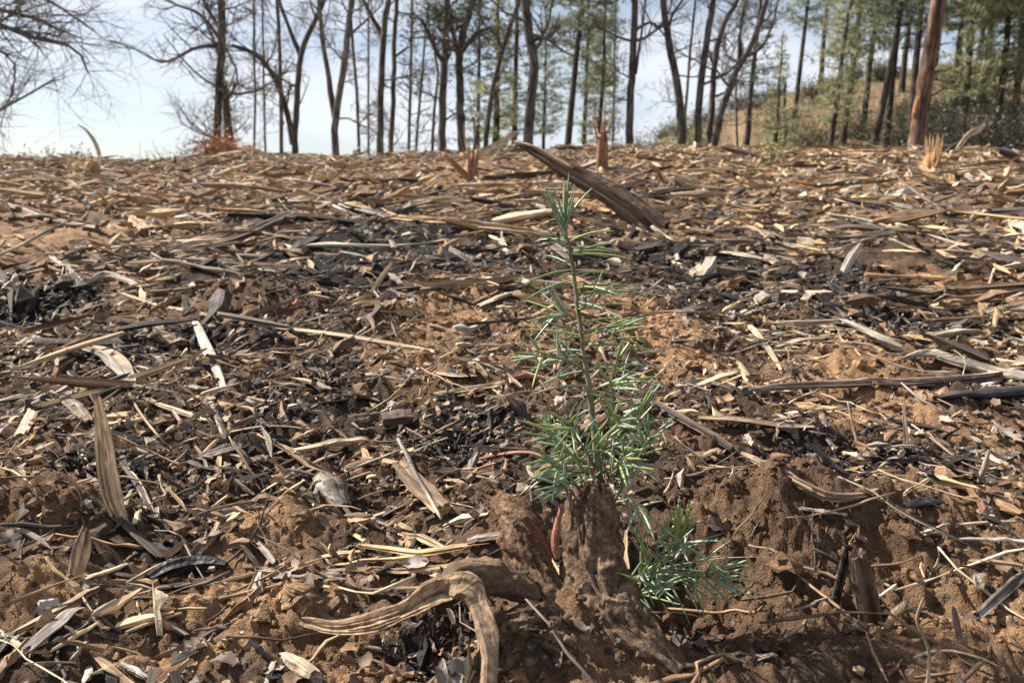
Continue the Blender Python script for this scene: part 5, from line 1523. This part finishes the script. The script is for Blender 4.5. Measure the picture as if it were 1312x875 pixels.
    order = sorted(range(len(needles)), key=lambda i: -np.linalg.norm(needles[i][1][-1] - needles[i][1][0]))
    single = set(order[:300])
    rest = MB()
    def blade(mb, P, w, col):
        R = np.array([.55, 1, 1, .8, .12]) * w * .5
        tube(mb, P, R, 4, np.clip(col, .01, .6), rng)
    for i, (ow, P, w, col) in enumerate(needles):
        if i in single:
            mb = MB()
            blade(mb, P, w, col)
            mb.build('needle', M_NEEDLE, ow)
        else:
            blade(rest, P, w, col)
    r = rest.build('short_needles', M_NEEDLE, root)
    r['kind'] = 'stuff'
    LANDMARK.append(('conifer seedling', W[-3:, :2]))
seedling()
# ------------------------------------------------------------------ loose debris: splinters, chips, twigs, leaves, clods
def shards(rng, C, D, N, L, W, T, col, K=4, M=4, bend=.022, taper=.85, jag=.5, edge=1.0):
    """N broken pieces at once: centre C, direction D, normal N, sizes L W T. Returns vertices (n, k, 3), quads, tris, colours, grain"""
    n = len(C)
    S = np.cross(D, N)
    S /= np.linalg.norm(S, axis=1, keepdims=True) + 1e-9
    N = np.cross(S, D)
    s = np.linspace(-.5, .5, K)
    e0, e1 = 1 - taper * rng.random(n), 1 - taper * rng.random(n)
    prof = np.ones((n, K))
    prof[:, 0], prof[:, -1] = e0 * .8, e1 * .8
    prof[:, 1:-1] *= (1 - .3 * rng.random((n, K - 2)))
    prof *= 1 + .18 * rng.standard_normal((n, K))
    th = (np.arange(M) + .5) / M * 2 * np.pi
    mu = np.clip(1 + .3 * rng.standard_normal((n, K, M)), .35, 1.8)
    b1, b2 = rng.normal(size=(n, 1)) * bend, rng.normal(size=(n, 1)) * bend * .6
    off = b1 * (s[None] ** 2 - .08) * 4 + .2 * bend * rng.standard_normal((n, K)) + edge * (1 - prof) * (W / L)[:, None] * .5 * np.sign(rng.normal(size=(n, 1)))
    offn = b2 * (s[None] ** 2 - .08) * 4
    ax = C[:, None, :] + D[:, None, :] * (s[None, :, None] * L[:, None, None]) + S[:, None, :] * (off * L[:, None])[..., None] + N[:, None, :] * (offn * L[:, None])[..., None]
    cw = np.cos(th)[None, None, :] * prof[..., None] * mu * W[:, None, None] * .68
    ct = np.sin(th)[None, None, :] * prof[..., None] * mu * T[:, None, None] * .68
    V = ax[:, :, None, :] + S[:, None, None, :] * cw[..., None] + N[:, None, None, :] * ct[..., None]
    jg = jag * np.minimum(L, W * 4)[:, None]
    V[:, 0] -= D[:, None, :] * (rng.random((n, M)) * jg)[..., None]
    V[:, -1] += D[:, None, :] * (rng.random((n, M)) * jg)[..., None]
    o = rng.random((n, 1, 1)) * 60
    G = np.stack([cw + o, ct + np.zeros_like(cw), s[None, :, None] * L[:, None, None] + np.zeros_like(cw) + o], -1)
    V, G = V.reshape(n, K * M, 3), G.reshape(n, K * M, 3)
    i = np.arange(K - 1)[:, None] * M + np.arange(M)[None, :]
    j = np.arange(K - 1)[:, None] * M + (np.arange(M)[None, :] + 1) % M
    Q = np.stack([i, j, j + M, i + M], -1).reshape(-1, 4)
    if M == 4:
        Q = np.vstack([Q, [[3, 2, 1, 0]], [[(K - 1) * 4 + t for t in range(4)]]])
    cc = col[:, None, :] * (1 + .1 * rng.standard_normal((n, K * M, 1)))
    return V, Q, cc, G

def leaves(rng, C, D, N, L, W, col):
    n = len(C)
    S = np.cross(D, N)
    S /= np.linalg.norm(S, axis=1, keepdims=True) + 1e-9
    N = np.cross(S, D)
    s = np.array([-.5, -.34, -.2, -.06, .1, .26, .4, .5])
    K = len(s)
    wd = np.array([.08, .55, .8, .6, 1.0, .68, .72, .12])[None] * (1 + .22 * rng.standard_normal((n, K)))
    curl, fold = rng.normal(size=(n, 1)) * .5, rng.uniform(-.1, .75, (n, 1))
    V = np.zeros((n, K, 3, 3))
    z = curl * (s[None] ** 2) * 1.2 + .05 * rng.standard_normal((n, K))
    for m, sd in enumerate((-1, 0, 1)):
        ed = abs(sd) * fold * .5 + .08 * rng.standard_normal((n, K)) * abs(sd)
        V[:, :, m] = C[:, None, :] + D[:, None, :] * (s[None] * L[:, None])[..., None] + S[:, None, :] * (sd * wd * .5 * W[:, None])[..., None] + N[:, None, :] * (z * L[:, None] + ed * W[:, None])[..., None]
    V = V.reshape(n, K * 3, 3)
    Q = []
    for k in range(K - 1):
        for m in range(2):
            a = k * 3 + m
            Q.append([a, a + 1, a + 4, a + 3])
    cc = np.clip(col[:, None, :] * (1 + .12 * rng.standard_normal((n, K * 3, 1))), .008, .8)
    return V, np.array(Q), cc, V.copy()

def field(rng, n, r0, r1, amax=44, power=1.0):
    """spots spread evenly over the ground between two distances"""
    r = np.sqrt(rng.uniform(0, 1, n) ** power * (r1 * r1 - r0 * r0) + r0 * r0)
    a = np.radians(rng.uniform(-amax, amax, n))
    return r * np.sin(a), r * np.cos(a)

PAL = {'straw': (.58, .40, .215), 'pale': (.60, .47, .32), 'tan': (.43, .28, .155), 'grey': (.33, .27, .21), 'white': (.64, .57, .47), 'brown': (.23, .14, .08), 'dark': (.075, .058, .047), 'orange': (.46, .27, .13), 'black': (.022, .02, .02)}
KEYS = list(PAL)
PARR = np.array([PAL[k] for k in KEYS])

def rest_on(x, y, ang, L, T, rng, pile=.01, tilt=.12):
    """direction, normal and centre of pieces lying on the ground from end to end"""
    dx, dy = np.cos(ang), np.sin(ang)
    z1 = ground(x - dx * L * .5, y - dy * L * .5)
    z2 = ground(x + dx * L * .5, y + dy * L * .5)
    zc = ground(x, y)
    sl = np.clip((z2 - z1) / L, -.8, .8) + rng.normal(size=len(x)) * tilt
    D = np.column_stack([dx, dy, sl])
    D /= np.linalg.norm(D, axis=1, keepdims=True)
    z = np.maximum(zc, .5 * (z1 + z2)) + T * .35 + rng.random(len(x)) ** 2 * pile
    N = np.column_stack([rng.normal(size=len(x)) * .35, rng.normal(size=len(x)) * .35, np.ones(len(x))])
    return np.column_stack([x, y, z]), D, N

def choose(rng, n, w):
    w = np.array([w.get(k, 0) for k in KEYS], float)
    return rng.choice(len(KEYS), n, p=w / w.sum())

def keep_mask(rng, x, y, floor=.25, nf=2.2, seed=7):
    soil = np.maximum(spot_weight(x, y, 'tan'), spot_weight(x, y, 'brown'))
    p = np.clip(.58 + .3 * sstep(2.2, 4.5, y) + .22 * sstep(.1, .5, x / y) * sstep(.9, 1.4, y) + 1.9 * fbm(x * nf, y * nf, 3, seed), floor * .5, 1) * (1 - .85 * soil) * (1 - .75 * spot_weight(x, y, 'char'))
    return rng.random(len(x)) < p

POOL = []        # every loose piece: dict(kind, V, Q, T, col, G, centre, size, palette, length)
def visible(C):
    """which of the points C the terrain leaves in view"""
    cam_p = np.array([0, 0, CAM_H])
    t = np.linspace(.3, .985, 60)
    P = cam_p + (C[:, None, :] - cam_p) * t[None, :, None]
    g = ground_s(P[..., 0].ravel(), P[..., 1].ravel()).reshape(len(C), -1)
    return (P[..., 2] > g - .002).all(1)

def emit(kind, maker, rng, n_pick, stuff_label, stuff_name, mat, C, D, N, L, W, T, ci, col, extra, smooth=False, cat=None, word=None, minpx=3.0):
    """the n_pick pieces that show largest become objects of their own, the rest one mass"""
    d = np.linalg.norm(C - np.array([0, 0, CAM_H]), axis=1)
    px, py = project(C)
    inn = (px > 6) & (px < 1306) & (py > 150) & (py < 868) & (C[:, 1] > .2)
    shown = (L * np.maximum(W, T * 1.2)) / d ** 2 * inn
    order = np.argsort(-shown)[:n_pick * 3]
    vis = visible(C[order])
    pick = order[vis][:n_pick]
    pick = pick[shown[pick] > 0]
    sel = np.zeros(len(C), bool)
    sel[pick] = True
    V, Q, cc, G = maker(C, D, N, L, W, T, col)
    k = V.shape[1]
    idx = np.where(~sel)[0]
    mb = MB()
    QQ = (Q[None] + (np.arange(len(idx)) * k)[:, None, None]).reshape(-1, Q.shape[1])
    mb.add(V[idx].reshape(-1, 3), QQ if Q.shape[1] == 4 else None, QQ if Q.shape[1] == 3 else None, np.clip(cc[idx].reshape(-1, 3), .006, .9), G[idx].reshape(-1, 3))
    o = mb.build(stuff_name, mat, origin=np.zeros(3), smooth=smooth)
    tag(o, stuff_label, None, None, 'stuff')
    for i in pick:
        POOL.append(dict(kind=kind, V=V[i], Q=Q, cc=cc[i], G=G[i], c=C[i], L=L[i], W=W[i], ci=ci[i], mat=mat, px=px[i], py=py[i], smooth=smooth, cat=cat, word=word, size=shown[i]))

def splinters():
    rng = np.random.default_rng(21)
    parts = []
    def add(n, r0, r1, Lr, Wr, asp, pile, wts, spread, nf=2.2, floor=.25, tilt=.14):
        x, y = field(rng, n, r0, r1)
        k = keep_mask(rng, x, y, floor, nf)
        x, y = x[k], y[k]
        n = len(x)
        L = Lr[0] * (Lr[1] / Lr[0]) ** (rng.random(n) ** 1.5)
        W = np.clip(L * rng.uniform(asp[0], asp[1], n), Wr[0], Wr[1])
        T = W * rng.uniform(.45, 1.0, n)
        ang = 1.5 * fbm(x * .9, y * .9, 2, 91) + rng.normal(size=n) * spread * .8 + (rng.random(n) < .32) * rng.uniform(-1.6, 1.6, n)
        ci = choose(rng, n, wts)
        w = spot_weight(x, y, 'char')
        ci = np.where((rng.random(n) < w * .85), rng.choice([KEYS.index('dark'), KEYS.index('grey'), KEYS.index('brown'), KEYS.index('black')], n), ci)
        col = PARR[ci] * rng.uniform(.7, 1.2, (n, 1)) * (1 + .04 * rng.standard_normal((n, 1)) * np.array([1, 0, -1]))
        C, D, N = rest_on(x, y, ang, L, T, rng, pile, tilt)
        parts.append((C, D, N, L, W, T, ci, col))
    big = dict(straw=1.6, tan=3.4, pale=1.2, grey=2.4, brown=3, dark=1.8, orange=.4)
    far = dict(straw=3.4, tan=3.2, pale=3.0, grey=1.6, brown=1.9, dark=.8, orange=1.3, white=.5)
    mid = dict(straw=1.7, tan=2.8, pale=1.5, grey=2.6, brown=3, dark=2.4, orange=.5, white=.5)
    near = dict(straw=1.3, tan=2.2, pale=1.3, grey=2.6, brown=3.4, dark=3, white=.6)
    add(1300, 2.2, 12.0, (.14, .45), (.012, .034), (.06, .14), .06, big, .4, .8, .3, .12)
    add(260, 1.1, 2.6, (.08, .22), (.006, .015), (.05, .12), .02, mid, .5, 1.2, .3, .12)
    add(7500, 2.9, 12.2, (.035, .22), (.006, .022), (.07, .22), .06, far, .55, .8, .35, .2)
    add(6500, 3.2, 12.2, (.025, .08), (.010, .035), (.3, .7), .05, far, .9, .8, .35, .5)      # stubby chips
    add(3800, 1.25, 3.4, (.02, .11), (.003, .011), (.07, .22), .02, mid, .55, 1.6)
    add(3200, 1.25, 3.4, (.012, .05), (.005, .02), (.25, .6), .012, mid, .9, 1.6)
    add(3000, .36, 1.4, (.01, .042), (.002, .0065), (.08, .26), .007, near, .9, 3)
    add(5200, .36, 1.8, (.004, .016), (.0018, .007), (.3, .7), .006, dict(dark=3, brown=4, grey=2, black=1.2, tan=2, pale=.6), 1.4, 3, .5, .3)
    chunk = dict(brown=4, dark=1, tan=2.5, grey=1.5)
    add(700, .42, 1.6, (.008, .02), (.004, .012), (.45, .85), .006, chunk, 1.4, 3, .4, .25)
    add(900, 1.4, 4.2, (.02, .05), (.008, .025), (.4, .8), .012, chunk, 1.4, 1.5, .4, .25)
    add(3000, .36, 1.4, (.005, .022), (.002, .007), (.25, .6), .005, near, 1.2, 3)
    for c, rx, ry, kd, wt in SPOTW:                # charcoal bits and ash-grey flakes on burnt patches and shade-painted hollows
        if kd != 'char':
            continue
        n = 280
        x, y = c[0] + rng.normal(size=n) * rx * .6, c[1] + rng.normal(size=n) * ry * .6
        ok = (y > .4) & (y < 7)
        x, y = x[ok], y[ok]
        n = len(x)
        L = y * .0072 * np.exp(rng.normal(size=n) * .5)
        W = L * rng.uniform(.25, .7, n)
        T = W * rng.uniform(.4, 1.0, n)
        k = choose(rng, n, dict(black=4, dark=4, grey=2.4, brown=2.2, pale=.5))
        C, D, N = rest_on(x, y, rng.uniform(-3.1, 3.1, n), L, T, rng, .008, .35)
        parts.append((C, D, N, L, W, T, k, PARR[k] * rng.uniform(.7, 1.25, (n, 1))))
    C, D, N, L, W, T, ci, col = (np.concatenate([p[i] for p in parts]) for i in range(8))
    emit('wood_splinter', lambda *a: shards(rng, *a), rng, 290, 'countless small splinters and chips of shredded wood over the slope', 'wood_splinter_litter', M_WOODFAR, C, D, N, L, W, T, ci, col, None, cat='splinter', word='wood splinter')

def twigs():
    rng = np.random.default_rng(22)
    n1, n2 = 900, 700
    x1, y1 = field(rng, n1, .4, 2.0)
    x2, y2 = field(rng, n2, 1.8, 11)
    x, y = np.r_[x1, x2], np.r_[y1, y2]
    L = np.r_[rng.uniform(.03, .12, n1), rng.uniform(.12, .6, n2)]
    W = np.r_[rng.uniform(.001, .0026, n1), rng.uniform(.004, .014, n2)]
    n = len(x)
    ci = choose(rng, n, dict(grey=3, brown=3, dark=2.2, tan=2.4, pale=.8))
    col = PARR[ci] * rng.uniform(.7, 1.2, (n, 1))
    C, D, N = rest_on(x, y, rng.normal(size=n) * .9, L, W, rng, .012, .2)
    emit('twig', lambda *a: shards(rng, *a, K=7, M=4, bend=.10, taper=.5, jag=.2, edge=0.0), rng, 150, 'fine dry twigs scattered over the burnt slope', 'twig_litter', M_WOOD, C, D, N, L, W, W * .9, ci, col, None, True, 'twig', 'dry twig')

def leaf_litter():
    rng = np.random.default_rng(23)
    n1, n2 = 4200, 2500
    x1, y1 = field(rng, n1, .36, 1.6)
    x2, y2 = field(rng, n2, 1.4, 4.5)
    x, y = np.r_[x1, x2], np.r_[y1, y2]
    k = keep_mask(rng, x, y, .2, 2.4, 19)
    L = np.r_[rng.uniform(.006, .026, n1), rng.uniform(.015, .05, n2)][k]
    x, y = x[k], y[k]
    n = len(x)
    W = L * rng.uniform(.4, .75, n)
    pal = np.array([(.25, .205, .17), (.20, .15, .11), (.17, .11, .07), (.10, .07, .052), (.33, .27, .21), (.045, .037, .032), (.26, .15, .08)])
    li = rng.choice(len(pal), n, p=np.array([1.6, 2.4, 2.6, 2.6, .7, 2.2, 1.1]) / 13.2)
    col = pal[li] * rng.uniform(.75, 1.2, (n, 1))
    ci = np.array([KEYS.index(q) for q in ('grey', 'grey', 'brown', 'dark', 'pale', 'black', 'tan')])[li]
    C, D, N = rest_on(x, y, rng.uniform(-3.1, 3.1, n), L, L * .1, rng, .006, .3)
    N = N + rng.normal(size=(n, 3)) * .25
    emit('dead_leaf', lambda C, D, N, L, W, T, col: leaves(rng, C, D, N, L, W, col), rng, 150, 'small dry leaf fragments littering the soil', 'leaf_litter', M_LITTER, C, D, N, L, W, L * .1, ci, col, None, True, 'leaf', 'curled dead leaf')

def clods():
    rng = np.random.default_rng(24)
    n1, n2, n3 = 3000, 24000, 2200
    x1, y1 = field(rng, n1, .36, 1.7)
    x2, y2 = field(rng, n2, .34, 1.5)
    x3, y3 = field(rng, n3, 1.5, 5)
    soil = lambda x, y: np.clip(.25 + np.maximum(spot_weight(x, y, 'tan') * .8, spot_weight(x, y, 'brown')) + .4 * fbm(x * 5, y * 5, 2, 77), 0, 1)
    out = []
    for (x, y, r0, r1, lv) in ((np.r_[x1, x3], np.r_[y1, y3], .002, .0095, 1), (x2, y2, .0007, .0032, 0)):
        k = rng.random(len(x)) < soil(x, y)
        x, y = x[k], y[k]
        n = len(x)
        r = r0 * (r1 / r0) ** (rng.random(n) ** 1.8) * np.where(y > 1.5, 1.8, 1)
        z = ground(x, y) + r * .12
        col = soil_colour(x, y) * rng.uniform(.8, 1.35, (n, 1))
        out.append((np.column_stack([x, y, z]), r, col, lv))
    C, r, col, lv = out[0]
    def mk(C, D, N, L, W, T, col):
        V, F, k = lumps(len(C), rng, C, L * .5, 1, .75, .42, 2.2)
        return V, F, np.repeat(col[:, None, :], k, 1), V.copy()
    lum = col.mean(1)
    ci = np.where(lum > .17, KEYS.index('tan'), np.where(lum > .07, KEYS.index('brown'), KEYS.index('dark')))
    z = np.zeros_like(C)
    emit('soil_clod', mk, rng, 110, 'loose clods of dug earth on the slope', 'soil_clod_rubble', M_CLOD, C, z, z, r * 2, r * 2, r * 2, ci, col, None, False, 'clod', 'soil clod')
    C, r, col, lv = out[1]
    V, F, k = lumps(len(C), rng, C, r, 0, .8, .3)
    mb = MB()
    add_lumps(mb, V, F, k, np.clip(col, .006, .8))
    tag(mb.build('soil_crumb_dirt', M_CLOD, origin=np.zeros(3), smooth=True), 'fine crumbs of dry soil strewn over the ground', None, None, 'stuff')

splinters()
twigs()
leaf_litter()
clods()

# each large loose piece is an object; its label says how it looks and what it lies beside
WORDN = {'straw': 'straw-coloured', 'pale': 'pale', 'tan': 'tan', 'grey': 'grey', 'white': 'whitish', 'brown': 'brown', 'dark': 'dark', 'orange': 'orange-tan', 'black': 'black'}
ORD = ['closest', 'second closest', 'third closest', 'fourth closest', 'fifth closest', 'sixth closest', 'seventh closest', 'eighth closest', 'ninth closest', 'tenth closest', 'eleventh closest', 'twelfth closest']
LMP = np.concatenate([np.column_stack([p, np.full(len(p), i)]) for i, (n_, p) in enumerate(LANDMARK)])
buckets = {}
for q in POOL:
    dd = np.hypot(LMP[:, 0] - q['c'][0], LMP[:, 1] - q['c'][1])
    k = int(dd.argmin())
    li = int(LMP[k, 2])
    dx, dy = q['c'][0] - LMP[k, 0], q['c'][1] - LMP[k, 1]
    rel = ('behind' if dy > 0 else 'in front of') if abs(dy) > abs(dx) else ('right of' if dx > 0 else 'left of')
    ratio = q['L'] / q['c'][1]
    if q['kind'] == 'soil_clod':
        size = 'large' if ratio > .03 else 'small'
    else:
        size = 'long' if ratio > .075 else ('short' if ratio > .035 else 'little')
    q['base'] = f"{size} {WORDN[KEYS[q['ci']]]} {q['word']} {rel} the {LANDMARK[li][0]}"
    q['dist'] = dd[k]
    buckets.setdefault(q['base'], []).append(q)
GROUPS = {'wood_splinter': 'loose wood splinters on the ground', 'twig': 'loose dry twigs on the ground', 'dead_leaf': 'dead leaves on the ground', 'soil_clod': 'clods of earth on the ground'}
for base, qs in buckets.items():
    qs.sort(key=lambda q: q['dist'])
    for i, q in enumerate(qs):
        lb = base if len(qs) == 1 else f"{base}, {ORD[min(i, 11)]} one"
        mb = MB()
        F = q['Q']
        mb.add(q['V'], F if F.shape[1] == 4 else None, F if F.shape[1] == 3 else None, np.clip(q['cc'], .006, .9), q['G'])
        tag(mb.build(q['kind'], q['mat'], smooth=q['smooth']), lb, q['cat'], GROUPS[q['kind']])

for o in bpy.data.objects:          # building notes are not part of the scene
    if '_o' in o:
        del o['_o']
